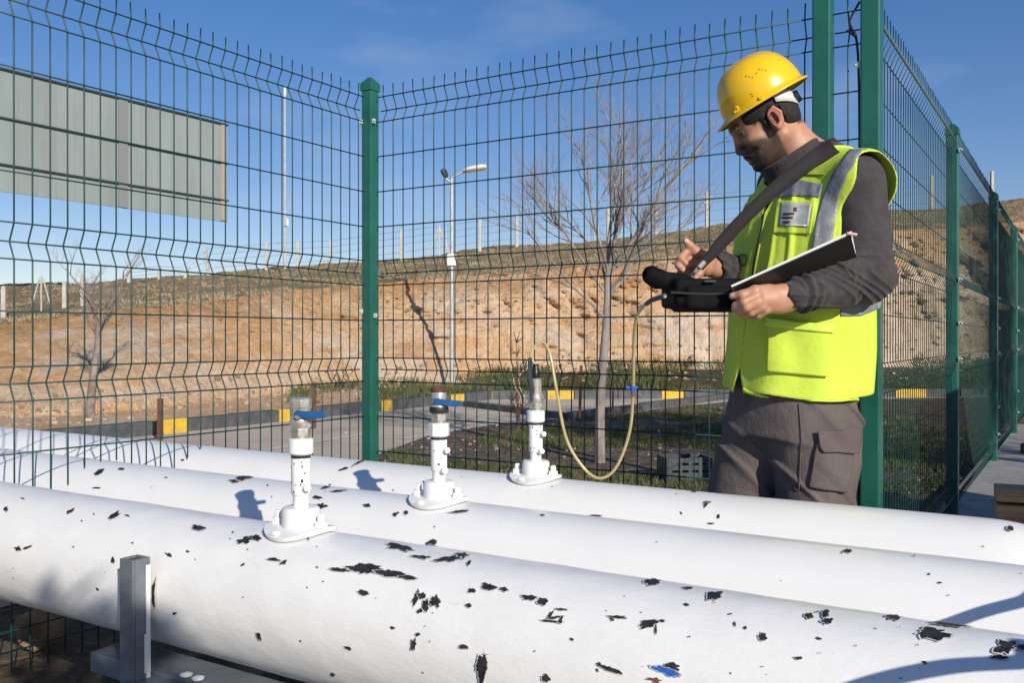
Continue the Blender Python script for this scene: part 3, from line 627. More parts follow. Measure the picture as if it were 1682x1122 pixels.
HOSE_TOP = Vector((xv3, PIPES[2][0], PIPES[2][1] + PR + (zb + .14) * VS))
# hose: from the valve up, over, down behind the pipe and up to the instrument case
HZ = (HOSE_TOP - Vector((0, 0, 1))).dot(W(0, 1, 0))
HOSEM = mat('yellowed_clear_hose', (.50, .42, .22), .3, col2=(.42, .34, .16), scale=14, sub=0, coat=.3, col3=(.30, .17, .06), scale3=4, lo3=.58, hi3=.7)
hp = [HOSE_TOP, D(872, 585, HZ), D(880, 567, HZ), D(893, 563, HZ), D(904, 585, HZ - .02), D(914, 640, HZ - .03), D(930, 720, HZ - .03), D(958, 768, HZ - .03), D(985, 786, HZ - .045), D(1012, 768, HZ - .06), D(1034, 710, HZ - .10), D(1040, 640, HZ - .15), D(1041, 570, HZ - .22), D(1045, 525, HZ - .28), D(1060, 500, HZ - .34), D(1092, 486, HZ - .42)]
hs = empty('hose', 'yellowish clear hose looping down from the far valve and up to the black case', 'hose')
hb = MB(); hb.tube(catmull(hp, 10), .0043, 10); hb.build('hose_tube', HOSEM, hs, smooth=True)
hb = MB(); hb.tube([D(1092, 486, HZ - .42), D(1070, 493, HZ - .37), D(1062, 499, HZ - .345)], .0058, 10); hb.build('hose_sleeve', DKGREY, hs, smooth=True)
hb = MB(); hb.tube([D(1040, 642, HZ - .15), D(1040, 634, HZ - .155)], .008, 10); hb.tube([D(1029, 637, HZ - .15), D(1047, 637, HZ - .15)], .0045, 8); hb.build('blue_clamp', BLUEP, hs)
hb = MB(); hb.tube([D(1040, 650, HZ - .15), D(1040, 643, HZ - .15)], .0062, 10); hb.build('red_clamp', RUSTP, hs)
# ------------------------------------------------------------------ bare trees
def bare_tree(label, base, h_trunk, r0, lean, limbs, dens, seed, name='bare_tree', m1=None):
    rnd = random.Random(seed); t = empty(name, label, 'tree', base)
    pts = [Vector((lean[0] * s_ + .012 * math.sin(s_ * 7 + seed), lean[1] * s_, h_trunk * s_ - .05)) for s_ in np.linspace(0, 1, 9)]
    tb = MB(); tb.tube(pts, [r0 * (1 - .35 * s_) * (1.12 if s_ == 0 else 1) for s_ in np.linspace(0, 1, 9)], 12); tb.build('trunk', m1 or BARK, t, smooth=True)
    cw = MB(); limbs = [(l_[0], l_[1], l_[2], l_[3], l_[4] * .74, l_[5]) for l_ in limbs]
    def grow(p, d, ln, r, lev):
        n = 5 if lev < 2 else 4; pts_ = [p]; dd = d.copy(); seg = ln / n
        for i in range(n):
            dd = (dd + Vector((rnd.gauss(0, .17), rnd.gauss(0, .17), .06 + rnd.gauss(0, .09)))).normalized(); pts_.append(pts_[-1] + dd * seg)
        cw.tube(pts_, [r * (1 - .62 * i / n) for i in range(n + 1)], 6 if lev < 1 else 4 if lev < 3 else 3, m=0 if lev < 2 else 1, cap=False)
        if lev >= 4: return
        kk = {0: dens, 1: 6, 2: 4, 3: 2}[lev]
        for i in range(kk):
            f_ = rnd.uniform(.2, 1); j = min(n - 1, int(f_ * n)); q = pts_[j].lerp(pts_[j + 1], f_ * n - j); ax = dd.orthogonal().normalized()
            ax.rotate(Matrix.Rotation(rnd.uniform(0, 6.283), 3, dd)); nd = (dd * rnd.uniform(.75, 1.1) + ax * rnd.uniform(.45, .95)).normalized(); nd = (nd + Vector((0, 0, .18))).normalized()
            grow(q, nd, ln * rnd.uniform(.36, .60), r * (1 - .55 * f_) * .55, lev + 1)
    top = pts[-1]
    for (dx, dz, dy, ln, r, st) in limbs:
        d = (W(dx, dy, 0) + Vector((0, 0, dz))).normalized(); q = pts[-1 - st] if st < 5 else pts[3]
        grow(q, d, ln, r, 0)
    cw.build('crown', [m1 or BARK, TWIG], t)
    return t
T1 = W(142 * 7.39 / F, 7.39)
bare_tree('tall bare young tree with a straight grey trunk behind the middle fence', T1, 1.60, .043, (W(.075, 0).x, W(.075, 0).y),
          [(.02, 1, .05, 1.15, .028, 0), (-.75, .75, .1, 1.15, .020, 1), (-.95, .8, -.25, 1.0, .016, 2), (.78, .82, .1, 1.35, .024, 0), (-.35, 1, -.3, 1.05, .02, 0), (.35, 1, .35, 1.2, .022, 0), (.55, .9, -.35, .95, .016, 1), (-.55, .95, .4, .95, .016, 1), (1.0, .55, 0, .9, .012, 0), (.7, .6, .3, 1.2, .016, 1), (.25, 1, -.2, 1.15, .018, 0)], 9, 21)
T2 = W(-695 * 10.3 / F, 10.3, .1)
bare_tree('small bare tree on the far left, seen through the cut-away fence', T2, 1.0, .05, (W(.10, 0).x, W(.10, 0).y),
          [(.15, 1, .05, .75, .03, 0), (.65, .95, .1, .8, .026, 0), (-.35, 1, .1, .65, .02, 1), (.35, 1, -.3, .6, .018, 1), (-.6, .9, .1, .5, .012, 1), (.8, .6, 0, .5, .012, 0)], 6, 33, m1=mat('dark_knotty_bark', (.30, .25, .22), .9, col2=(.14, .11, .09), scale=8, bump=.8, bscale=30, bdist=.01))

# evergreens added out of view so that their shade falls on lawn and pipe
def leafy(label, base, crown_c, rad, seed):
    rnd = random.Random(seed); t = empty('added_shade_tree', label, 'tree', base); b = MB(); b.tube([(0, 0, 0), (.05, .02, 1.2), (0, 0, crown_c)], [.11, .09, .05], 10)
    for i in range(7):
        a = i * .9; b.tube([(0, 0, crown_c - .8 + .1 * i), (math.cos(a) * rad[0] * .45, math.sin(a) * rad[0] * .45, crown_c + .2 * rad[2])], [.04, .012], 6)
    b.build('trunk', BARK, t, smooth=True); V, Fq = [], []
    for _ in range(7000):
        d = Vector((rnd.gauss(0, 1), rnd.gauss(0, 1), rnd.gauss(0, 1))).normalized(); rr = (rnd.random() ** .4) * (1 + .5 * noise.noise(d * 1.7 + Vector((seed, 0, 0))))
        c_ = Vector((d.x * rad[0], d.y * rad[1], d.z * rad[2])) * rr + Vector((0, 0, crown_c)); a = Vector((rnd.gauss(0, 1), rnd.gauss(0, 1), rnd.gauss(0, 1))).normalized(); e_ = a.orthogonal().normalized(); n = len(V); s_ = rnd.uniform(.03, .07)
        V += [c_ - a * s_, c_ + e_ * s_ * .5, c_ + a * s_, c_ - e_ * s_ * .5]; Fq.append((n, n + 1, n + 2, n + 3))
    meshnp('crown', np.array([tuple(v_) for v_ in V]), np.array(Fq), mat('evergreen_leaves', (.03, .06, .02), .6, col2=(.05, .08, .03), scale=3), t, smooth=False)

# ------------------------------------------------------------------ lamp post
LP = W(-99 * 17.0 / F, 17.0, .05)
lp = empty('street_lamp', 'slim grey lamp post with one long lamp head and a box on its pole', 'street lamp', LP)
def lpz(py): return 1 + (557 - py) * 17.0 / F - .05
b = MB(); b.tube([(0, 0, -.05), (0, 0, lpz(440)), (0, 0, lpz(292))], [.045, .038, .03], 10); b.build('pole', GALV, lp, smooth=True)
ax = W(1, 0)
b = MB(); b.tube([Vector((0, 0, lpz(300))), Vector((0, 0, lpz(292))), ax * .16 + Vector((0, 0, lpz(284))), ax * .30 + Vector((0, 0, lpz(281)))], .022, 8)
b.tube([Vector((0, 0, lpz(300))), ax * -.12 + Vector((0, 0, lpz(293)))], .022, 8); b.build('arm', GALV, lp, smooth=True)
def lamp_head(c_, d_, L_, up_, m):
    b = MB(); V, Fq = [], []; n = 14; d_ = d_.normalized(); s1 = d_.cross(Vector((0, 0, 1))).normalized(); u1 = s1.cross(d_); prof = [(0, .3), (.08, .62), (.25, .9), (.55, 1.0), (.85, .95), (.97, .75), (1, .3)]
    for s_, rr in prof:
        for a in range(n):
            q = 2 * math.pi * a / n; hh = math.sin(q); V.append(c_ + d_ * (s_ * L_) + s1 * math.cos(q) * .13 * rr + u1 * (hh * (.075 if hh > 0 else .045)) * rr)
    for i in range(len(prof) - 1):
        for a in range(n): b2 = (a + 1) % n; Fq.append((i * n + a, i * n + b2, (i + 1) * n + b2, (i + 1) * n + a))
    Fq += [tuple(range(n)), tuple((len(prof) - 1) * n + a for a in range(n))[::-1]]; b.add(V, Fq); return b.build('lamp_head', m, lp, smooth=True)
lamp_head(ax * .20 + Vector((0, 0, lpz(281))), ax + Vector((0, 0, .16)), .46, 1, WHITEL)
lamp_head(ax * -.10 + Vector((0, 0, lpz(292))), -ax * .5 + Vector((0, 0, .9)), .17, 1, DKGREY)
b = MB(); b.box((0, 0, lpz(427)) , (.085, .07, .11), Matrix.Rotation(YAW, 3, 'Z')); b.build('junction_box', WHITEL, lp, bevel=.01)

mast = empty('mast', 'tall thin white mast rising against the sky on the left', 'mast', W(-373 * 27 / F, 27, 2.6))
b = MB(); b.tube([(0, 0, -.6), (0, 0, 3.2), (0, 0, 1 + 405 * 27 / F - 2.6)], [.04, .036, .026], 8); b.build('pole', CONC2, mast, smooth=True)
b = MB(); b.lathe([(.03, 0), (.05, .05), (.045, .2), (.015, .3)], 10, (0, 0, 1 + 398 * 27 / F - 2.6)); b.build('beacon', WHITEL, mast, smooth=True)
b = MB(); b.box((.06, 0, 1 + 192 * 27 / F - 2.6), (.05, .05, .11)); b.build('bracket', WHITEL, mast)

# ------------------------------------------------------------------ concrete posts of the fence along the hill
POSTS = [(6, 498, 470, 13.8, 'short pale concrete post at the far left edge of the hill'), (106, 489, 462, 15, 'short pale concrete post right of the left A-shaped brace'), (136, 492, 452, 15, 'pale concrete post just left of the small bare tree'),
         (212, 472, 440, 24, 'pale post behind the crown of the small bare tree'), (262, 464, 436, 25, 'thin pale post right of the small bare tree'), (297, 462, 438, 26, 'thin leaning pale post left of the mast foot'),
         (345, 455, 405, 27, 'slanting pale post left of the tall white mast'), (438, 448, 398, 28, 'thin pale post left of the tall white mast base on the ridge'), (489, 446, 395, 28, 'thin pale post on the ridge right of the mast'), (543, 443, 393, 28, 'thin pale post on the ridge left of the corner post'), (659, 431, 377, 27, 'thin pale post on the ridge left of the slim mast in the A brace'),
         (788, 413, 360, 27, 'pale post on the ridge right of the lamp post'), (849, 409, 352, 27, 'pale post on the ridge left of the tall bare tree'), (999, 402, 342, 27, 'pale post on the ridge behind the tall tree trunk'), (1078, 392, 332, 27, 'pale post on the ridge behind the right of the tall tree crown'), (1161, 382, 316, 27, 'pale cross-topped post on the ridge left of the man'),
         (1530, 352, 288, 27, 'pale post on the ridge seen through the right-hand fence'), (1629, 342, 281, 27, 'pale post on the ridge above the far right fence')]
for (px, yb, yt, Zp, lab) in POSTS:
    o = empty('concrete_post', lab, 'post', D(px, yb + 3, Zp), YAW + .1, group='concrete posts along the hill')
    hh = (yb - yt + 3) * Zp / F; b = MB(); wd_ = .05 if Zp > 20 else .035
    tx = {297: .2, 345: -.15}.get(px, 0)
    V = [(sx * wd_, sy * wd_, -.3) for sx, sy in ((-1, -1), (1, -1), (1, 1), (-1, 1))] + [(sx * wd_ * .8 + tx, sy * wd_ * .8, hh) for sx, sy in ((-1, -1), (1, -1), (1, 1), (-1, 1))]
    b.add(V, [(3, 2, 1, 0), (4, 5, 6, 7), (0, 1, 5, 4), (1, 2, 6, 5), (2, 3, 7, 6), (3, 0, 4, 7)]); 
    b.build('shaft', CONC2, o, bevel=.008)
    if px == 1161:
        b = MB(); b.box((0, 0, hh - .12), (.16, .03, .02)); b.box((0, 0, hh - .3), (.10, .03, .02)); b.build('cross_bar', CONC2, o)
for (px, yb, yt, Zp, lab) in ((68, 492, 455, 14.2, 'white A-shaped concrete brace on the hill at the far left'), (722, 424, 372, 27, 'white A-shaped concrete brace with a slim upright, on the ridge left of the lamp post')):
    o = empty('concrete_brace', lab, 'post brace', D(px, yb, Zp), YAW, group='concrete posts along the hill'); hh = (yb - yt) * Zp / F; sp_ = hh * .42; b = MB(); wd_ = hh * .035
    b.tube([(0, 0, -.2), (0, 0, hh * 1.05)], wd_ * 1.1, 4, twist=.78); b.build('shaft', CONC2, o)
    for s_ in (-1, 1):
        b = MB(); b.tube([(s_ * sp_, 0, -.1), (s_ * .03, 0, hh * .92)], wd_, 4, twist=.78); b.build('strut', CONC2, o)
wz = MB(); ridge = [p for p in POSTS if p[3] > 23]
for fr_ in (.95, .75, .55, .3):
    pp = [D(p[0], p[1] + (p[2] - p[1]) * fr_, p[3]) for p in ridge]; wz.tube(pp, .006, 3)
tag(wz.build('wire_fence', GALV), 'thin wires strung between the pale posts along the ridge', 'wire')

# ------------------------------------------------------------------ the sign seen from behind
bd = empty('billboard', 'large grey ribbed sheet sign seen from behind at upper left', 'sign', (0, 0, 0))
q0 = D(373, 365, 28.0); q1 = D(373, 205, 28.0); dN = Vector((0, -1, 0)); ztop, zbot = q1.z, q0.z; Lb = 13.5
b = MB(); V, Fq = [], []; nseg = int(Lb / .5)
for i in range(nseg + 1):
    y = q0.y - Lb * i / nseg
    for z in (zbot, ztop): V.append((q0.x, y, z))
for i in range(nseg): Fq.append((2 * i, 2 * i + 2, 2 * i + 3, 2 * i + 1))
pb = MB(); pb.box((q0.x, q0.y - Lb / 2, (ztop + zbot) / 2), (.02, Lb / 2, (ztop - zbot) / 2)); pb.build('sheet', BOARD, bd)
pb = MB()
for i in range(0, nseg + 1): pb.box((q0.x + .026, q0.y - .02 - (Lb - .04) * i / nseg, (ztop + zbot) / 2), (.006, .010, (ztop - zbot) / 2 - .02))
pb.build('seam_ribs', mat('seam_grey', (.25, .27, .255), .6), bd)
pb = MB(); pb.box((q0.x + .04, q0.y - .20, (ztop + zbot) / 2), (.02, .07, (ztop - zbot) / 2 - .03)); pb.build('edge_channel', mat('tan_primer', (.36, .31, .26), .7), bd)
for y in (3.6, 8.0):
    pb = MB(); pb.box((q0.x + .04, q0.y - y, (ztop + zbot) / 2), (.018, .14, (ztop - zbot) / 2 - .01)); pb.build('stiffener', mat('grey_channel', (.21, .225, .225), .55), bd)
for z in (ztop - .01, ztop - (ztop - zbot) * .40, ztop - (ztop - zbot) * .78):
    pb = MB(); pb.box((q0.x + .075, q0.y - Lb / 2, z), (.02, Lb / 2, .018)); pb.build('back_rail', mat('dark_rail', (.045, .06, .06), .5), bd)
pb = MB(); pb.tube([(q0.x + .3, q0.y - 11.6, 0), (q0.x + .3, q0.y - 11.6, ztop)], .2, 14); pb.build('mast', GALV, bd, smooth=True)

# ------------------------------------------------------------------ stakes, weeds, crate, timber
ST = [(262, 724, 655, 9.7, .022, 'rusty stake in front of the nearest yellow kerb block on the left', 0), (515, 705, 640, 11.5, .02, 'rusty stake behind the valve on the nearest pipe', 0), (952, 690, 600, 10.2, .018, 'rusty brown stake between the hose and the tall tree', .03), (1006, 685, 628, 10.5, .012, 'slim brown stake just right of the tall tree trunk', .02),
      (852, 708, 610, 9.2, .012, 'thin dark stake left of the valve with the upright lever', -.03)]
for (px, yb, yt, Zp, r_, lab, ln) in ST:
    p = G(px, yb); Zp = F / (yb - 557); hh = (yb - yt) * Zp / F; o = empty('stake', lab, 'stake', p, YAW, group='stakes in the ground beyond the fence')
    b = MB(); b.box((0, 0, hh / 2 - .05), (r_, r_ * .25, hh / 2 + .05)); b.box((r_ * .8, r_ * .9, hh / 2 - .05), (r_ * .25, r_ * .8, hh / 2 + .05)); bb_ = b.build('angle_bar', RUST, o); bb_.rotation_euler = (0, ln, 0)
def weed(label, px, yb, Zp, hts, m, seed, tilt=0):
    rnd = random.Random(seed); o = empty('dead_weed', label, 'plant', D(px, yb, Zp), YAW); b = MB()
    for (hh, dx) in hts:
        pts = [(0, 0, 0)]; 
        for i in range(1, 7): pts.append((dx * i / 6 + rnd.uniform(-.02, .02), rnd.uniform(-.02, .02), hh * i / 6))
        b.tube(pts, [.010 * (1 - i / 8) for i in range(7)], 5)
        for j in range(9):
            q = Vector(pts[rnd.randint(2, 6)]); b.tube([q, q + Vector((rnd.uniform(-.09, .09), rnd.uniform(-.05, .05), rnd.uniform(.02, .12)))], [.006, .002], 4)
    b.build('stem', m, o)
DKW = mat('dark_dead_stalk', (.06, .04, .03), .9)
weed('tall dark dead weed with seed heads left of the hose valve', 851, 700, 9.3, [(.85, -.02), (.6, .06), (.5, -.12)], DKW, 2)
weed('pale dry stalk leaning behind the farthest valve', 872, 700, 8.6, [(.55, -.13), (.42, -.16)], mat('pale_dry_stalk', (.42, .34, .25), .9), 3)
weed('small dead shrub on the slope beside the corner post', 560, 640, 15.5, [(.35, -.2), (.3, .2), (.42, .05)], DKW, 4)
weed('dark dead twigs on the slope left of the corner post', 545, 612, 17.0, [(.22, -.28), (.3, .3)], DKW, 5)
cp = W(1128 * 0 + (1125 - 841) * 6.5 / F, 6.5)
cr_ = empty('crate', 'dark grey slatted crate on the grass beside the man\'s legs', 'crate', cp, YAW + .12)
b = MB(); b.box((0, 0, .015), (.16, .12, .012)); b.build('base', DKGREY, cr_)
for sx, sy, hx, hy in ((0, -.12, .16, .008), (0, .12, .16, .008), (-.16, 0, .008, .128), (.16, 0, .008, .128)):
    b = MB()
    for z in (.05, .10, .15): b.box((sx, sy, z), (hx, hy, .016))
    for q in (-.9, -.45, 0, .45, .9): b.box((sx + (hx * q if hx > hy else 0), sy + (hy * q if hy > hx else 0), .09), (.012, .0095, .08) if hx > hy else (.0095, .012, .08))
    b.build('side', mat('grey_crate_plastic', (.055, .062, .068), .6) if sy < 0 else DKGREY, cr_)
tm = D(1643, 822, 3.45)
tm = empty('timber_pallet', 'rough timber pallet corner on the pavement at the right edge', 'pallet', (tm.x + .12, tm.y + .05, .1), R(8))
for z, l_ in ((.315, 'deck_board'), (.255, 'deck_board'), (.05, 'deck_board')):
    b = MB(); b.box((.2, 0, z), (.34, .075, .024)); b.build(l_, WOOD, tm, bevel=.004)
for x in (-.05, .4):
    b = MB(); b.box((x, 0, .152), (.06, .065, .078)); b.build('block', WOOD, tm, bevel=.004)
gp_ = D(1672, 712, 7.2); ot = empty('black_standpipe', 'black pipe with a bent top standing by the farthest right fence post', 'pipe', (gp_.x + .08, gp_.y, .1))
b = MB(); b.tube(catmull([(0, 0, 0), (0, 0, .5), (.0, 0, .62), (.06, 0, .66), (.2, 0, .66)], 6), .022, 10); b.build('pipe_wall', BLACKPL, ot, smooth=True)
b = MB(); b.box((0, 0, .04), (.06, .05, .04)); b.build('foot', BLACKPL, ot, bevel=.008)

# ------------------------------------------------------------------ unseen cabinet added beyond the right edge to shade the fence and slab
cb = empty('added_shade_cabinet', 'grey-green steel cabinet added out of view to shade the right-hand fence', 'cabinet', (.98, 3.80, .1))
CAB = mat('grey_green_enamel', (.20, .27, .24), .5, col2=(.17, .23, .205), scale=3, bump=.15, bscale=40)
b = MB(); b.box((.35, 0, .68), (.40, .76, .66)); b.build('body', CAB, cb, bevel=.012)
b = MB(); b.box((.35, 0, 1.365), (.46, .82, .022)); b.build('roof', CAB, cb, bevel=.008)
b = MB(); b.box((.35, 0, .01), (.42, .78, .02)); b.build('plinth', CONC, cb)
for y in (-.38, .38):
    b = MB(); b.box((-.056, y, .66), (.006, .36, .58)); dr = b.build('door', CAB, cb, bevel=.003)
    b = MB(); b.box((-.07, y + (.30 if y < 0 else -.30), .62), (.01, .012, .06)); b.build('handle', BLACKPL, dr, bevel=.003)
    b = MB()
    for i in range(6): b.box((-.066, y, .18 + i * .03), (.004, .22, .007), Matrix.Rotation(.5, 3, 'Y'))
    b.build('louvre', CAB, dr)
def back(k, px, py, t):
    h = pipe_hit(k, px, py); return pipe_surf(k, h[0], h[1]) - trav * t
ch = catmull([(.75, 1.15, .05), (.60, 1.0, .62), back(0, 1760, 1076, .45), back(0, 1682, 1088, .45), back(0, 1560, 1096, .45), back(0, 1440, 1121, .45), back(0, 1330, 1160, .45), back(0, 1260, 1200, .7), back(0, 1255, 1210, .72) - Vector((0, 0, .3)), back(0, 1250, 1210, .73) - Vector((0, 0, .65))], 12)
b = MB(); b.tube(ch, .0095, 10); tag(b.build('added_shade_cable', BLACKPL, smooth=True), 'thick black cable added out of view to shade the nearest pipe', 'cable')  # unseen cable, bent so that its shadow makes the band on the near pipe
ch = catmull([(.70, 1.4, .05), (.6, 1.3, .75), back(1, 1760, 962, .42), back(1, 1682, 988, .42), back(1, 1625, 1003, .42), back(1, 1575, 1020, .42), back(1, 1520, 1042, .42), back(1, 1500, 1075, .42), back(1, 1500, 1090, .42) - Vector((0, 0, .4))], 12)
b = MB(); b.tube(ch, .009, 10); tag(b.build('added_shade_cable', BLACKPL, smooth=True), 'thin black cable added out of view to shade the middle pipe', 'cable')  # second unseen cable, laid towards the sun to streak the middle pipe with shadow
leafy('evergreen tree added out of view to shade the lawn behind the fence', W(6.5, 1.1), 4.45, (2.2, 1.6, 1.0), 4)  # unseen tree, added only for shade patches on the lawn

leafy('dense evergreen shrub added out of view to shade the nearest pipe', (2.28, -1.40, 0), 1.66, (.46, .42, .84), 9)  # unseen shrub, added to darken the near pipe's lower left in place of a person's shadow
# ------------------------------------------------------------------ the man (bodies carved from smooth distance fields)
ZM = 2.5; OX = 459 * ZM / F
def H(px, py, dy=0.0):           # point of the figure seen at that place of the photograph, dy metres behind his mid plane
    Z = ZM + dy; return np.array(((px - 841) * Z / F - OX, dy, 1.0 + (557 - py) * Z / F))
class Vol:
    def __init__(s, lo, hi, res):
        s.lo = np.array(lo, float); s.res = res; s.n = np.ceil((np.array(hi) - s.lo) / res).astype(int) + 1
        s.f = np.full(s.n, 9.0, np.float32)
    def blk(s, lo, hi):
        a = np.clip(np.floor((np.array(lo) - s.lo) / s.res).astype(int), 0, s.n); b = np.clip(np.ceil((np.array(hi) - s.lo) / s.res).astype(int) + 1, 0, s.n)
        if (b <= a).any(): return None
        sl = tuple(slice(i, j) for i, j in zip(a, b)); g = [s.lo[i] + s.res * np.arange(a[i], b[i], dtype=np.float32) for i in range(3)]
        return sl, g[0][:, None, None].astype(np.float32), g[1][None, :, None].astype(np.float32), g[2][None, None, :].astype(np.float32)
    def mixin(s, lo, hi, fn, k=0.0, op='u'):
        m = max(k, 3 * s.res) + 2 * s.res; B = s.blk(np.array(lo) - m, np.array(hi) + m)
        if B is None: return s
        sl, X, Y, Z = B; d = fn(X, Y, Z).astype(np.float32); o = s.f[sl]
        if op == 'u': a, b = o, d
        elif op == 's': a, b = -o, d; 
        else: a, b = -o, -d
        if k > 0:
            h = np.clip(.5 + .5 * (b - a) / k, 0, 1); r = b + (a - b) * h - k * h * (1 - h)
        else: r = np.minimum(a, b)
        s.f[sl] = r if op == 'u' else -r; return s
    def cap(s, a, b, ra, rb=None, k=.0, op='u', sq=None, wr=None):
        a, b = np.array(a, float), np.array(b, float); rb = ra if rb is None else rb; ab = b - a; L2 = max(ab @ ab, 1e-9); r = max(ra, rb)
        def fn(X, Y, Z):
            t = np.clip(((X - a[0]) * ab[0] + (Y - a[1]) * ab[1] + (Z - a[2]) * ab[2]) / L2, 0, 1)
            d = np.sqrt((X - a[0] - t * ab[0]) ** 2 + (Y - a[1] - t * ab[1]) ** 2 + (Z - a[2] - t * ab[2]) ** 2) - (ra + (rb - ra) * t)
            if wr: d = d + wr(X, Y, Z, t)
            return d
        return s.mixin(np.minimum(a, b) - r * 1.15, np.maximum(a, b) + r * 1.15, fn, k, op)
    def ell(s, c, r, rot=None, k=.0, op='u'):
        c, r = np.array(c, float), np.array(r, float); M = np.eye(3) if rot is None else np.array(rot)   # rows: local axes
        def fn(X, Y, Z):
            dx, dy, dz = X - c[0], Y - c[1], Z - c[2]; p = [M[i, 0] * dx + M[i, 1] * dy + M[i, 2] * dz for i in range(3)]
            k0 = np.sqrt(sum((p[i] / r[i]) ** 2 for i in range(3))); k1 = np.sqrt(sum((p[i] / r[i] ** 2) ** 2 for i in range(3))) + 1e-9
            return k0 * (k0 - 1) / k1
        R_ = np.sqrt(((M * r[:, None]) ** 2).sum(0)); return s.mixin(c - R_, c + R_, fn, k, op)
    def box(s, c, h, rot=None, rd=.005, k=.0, op='u'):
        c, h = np.array(c, float), np.array(h, float); M = np.eye(3) if rot is None else np.array(rot)
        def fn(X, Y, Z):
            dx, dy, dz = X - c[0], Y - c[1], Z - c[2]; q = [np.abs(M[i, 0] * dx + M[i, 1] * dy + M[i, 2] * dz) - (h[i] - rd) for i in range(3)]
            return np.sqrt(sum(np.maximum(v, 0) ** 2 for v in q)) + np.minimum(np.maximum(np.maximum(q[0], q[1]), q[2]), 0) - rd
        R_ = np.abs(M * h[:, None]).sum(0); return s.mixin(c - R_, c + R_, fn, k, op)
    def surface(s):
        f = s.f; S = f < 0; n = s.n
        m = np.zeros(n - 1, bool); al = np.ones(n - 1, bool)
        for i in (0, 1):
            for j in (0, 1):
                for k in (0, 1):
                    c = S[i:n[0] - 1 + i, j:n[1] - 1 + j, k:n[2] - 1 + k]; m |= c; al &= c
        act = m & ~al; I = np.argwhere(act); idm = np.full(n - 1, -1, np.int32); idm[act] = np.arange(len(I))
        acc = np.zeros((len(I), 3)); cnt = np.zeros(len(I))
        C = [(i, j, k) for i in (0, 1) for j in (0, 1) for k in (0, 1)]; val = {c: f[I[:, 0] + c[0], I[:, 1] + c[1], I[:, 2] + c[2]] for c in C}
        for c in C:
            for ax in range(3):
                if c[ax]: continue
                e = list(c); e[ax] = 1; e = tuple(e); a, b = val[c], val[e]; cr_ = (a < 0) != (b < 0); t = np.where(cr_, a / np.where(cr_, a - b, 1), 0)
                p = np.tile(np.array(c, float), (len(I), 1)); p[:, ax] += t; acc += p * cr_[:, None]; cnt += cr_
        V = s.lo + (I + acc / cnt[:, None]) * s.res; Q = []
        for ax in range(3):
            u, v = (ax + 1) % 3, (ax + 2) % 3; sl0 = [slice(1, n[i] - 1) for i in range(3)]; sl1 = list(sl0); sl0[ax] = slice(0, n[ax] - 1); sl1[ax] = slice(1, n[ax])
            a, b = S[tuple(sl0)], S[tuple(sl1)]; cr_ = np.argwhere(a != b); 
            if not len(cr_): continue
            off_ = np.array([1, 1, 1]); off_[ax] = 0; base = cr_ + off_; sg = a[tuple(cr_.T)]
            def gid(du, dv):
                q = base.copy(); q[:, u] -= du; q[:, v] -= dv; return idm[q[:, 0], q[:, 1], q[:, 2]]
            q = np.stack([gid(1, 1), gid(0, 1), gid(0, 0), gid(1, 0)], 1); q[~sg] = q[~sg][:, ::-1]; Q.append(q)
        Q = np.concatenate(Q); return V, Q[(Q >= 0).all(1)]
def relax(V, Q, it=1, lam=.5):
    e = np.concatenate([Q[:, [0, 1]], Q[:, [1, 2]], Q[:, [2, 3]], Q[:, [3, 0]]])
    for _ in range(it):
        acc = np.zeros_like(V); cnt = np.zeros(len(V))
        for k in range(3): acc[:, k] = np.bincount(e[:, 0], V[e[:, 1], k], len(V)) + np.bincount(e[:, 1], V[e[:, 0], k], len(V))
        cnt = np.bincount(e[:, 0], minlength=len(V)) + np.bincount(e[:, 1], minlength=len(V)); V = V + lam * (acc / cnt[:, None] - V)
    return V
def sm(x, a, b): t = np.clip((x - a) / (b - a), 0, 1); return t * t * (3 - 2 * t)
man = empty('person', 'bearded man in yellow hard hat and lime vest looking down at a black case', 'person', W(OX, ZM, 0), YAW)
# --- head frame: ear hole is the origin; f forward, u up, s towards the camera
pit = R(30); yw = R(-12)
hf = np.array((-math.cos(pit) * math.cos(yw), -math.sin(yw), -math.sin(pit) * math.cos(yw))); hf /= np.linalg.norm(hf)
hs_ = np.cross(hf, (-.5, 0, .866)); hs_ = np.array((0, -1, 0)) - hf * (hf @ np.array((0, -1, 0))); hs_ /= np.linalg.norm(hs_)
hu = np.cross(hf, hs_); hu = hu if hu[2] > 0 else -hu
HR = np.stack([hf, hu, hs_]); EAR = H(1273, 197, -.075); HC = EAR - hs_ * .077
def hp_(f_, u_, s_): return HC + hf * f_ + hu * u_ + hs_ * s_
def hq_(f_, u_, s_): return hp_(f_ - .017, u_ + .005, s_)
def he_(f_, u_, s_): return hp_(f_ - .017, u_ + .012, s_)
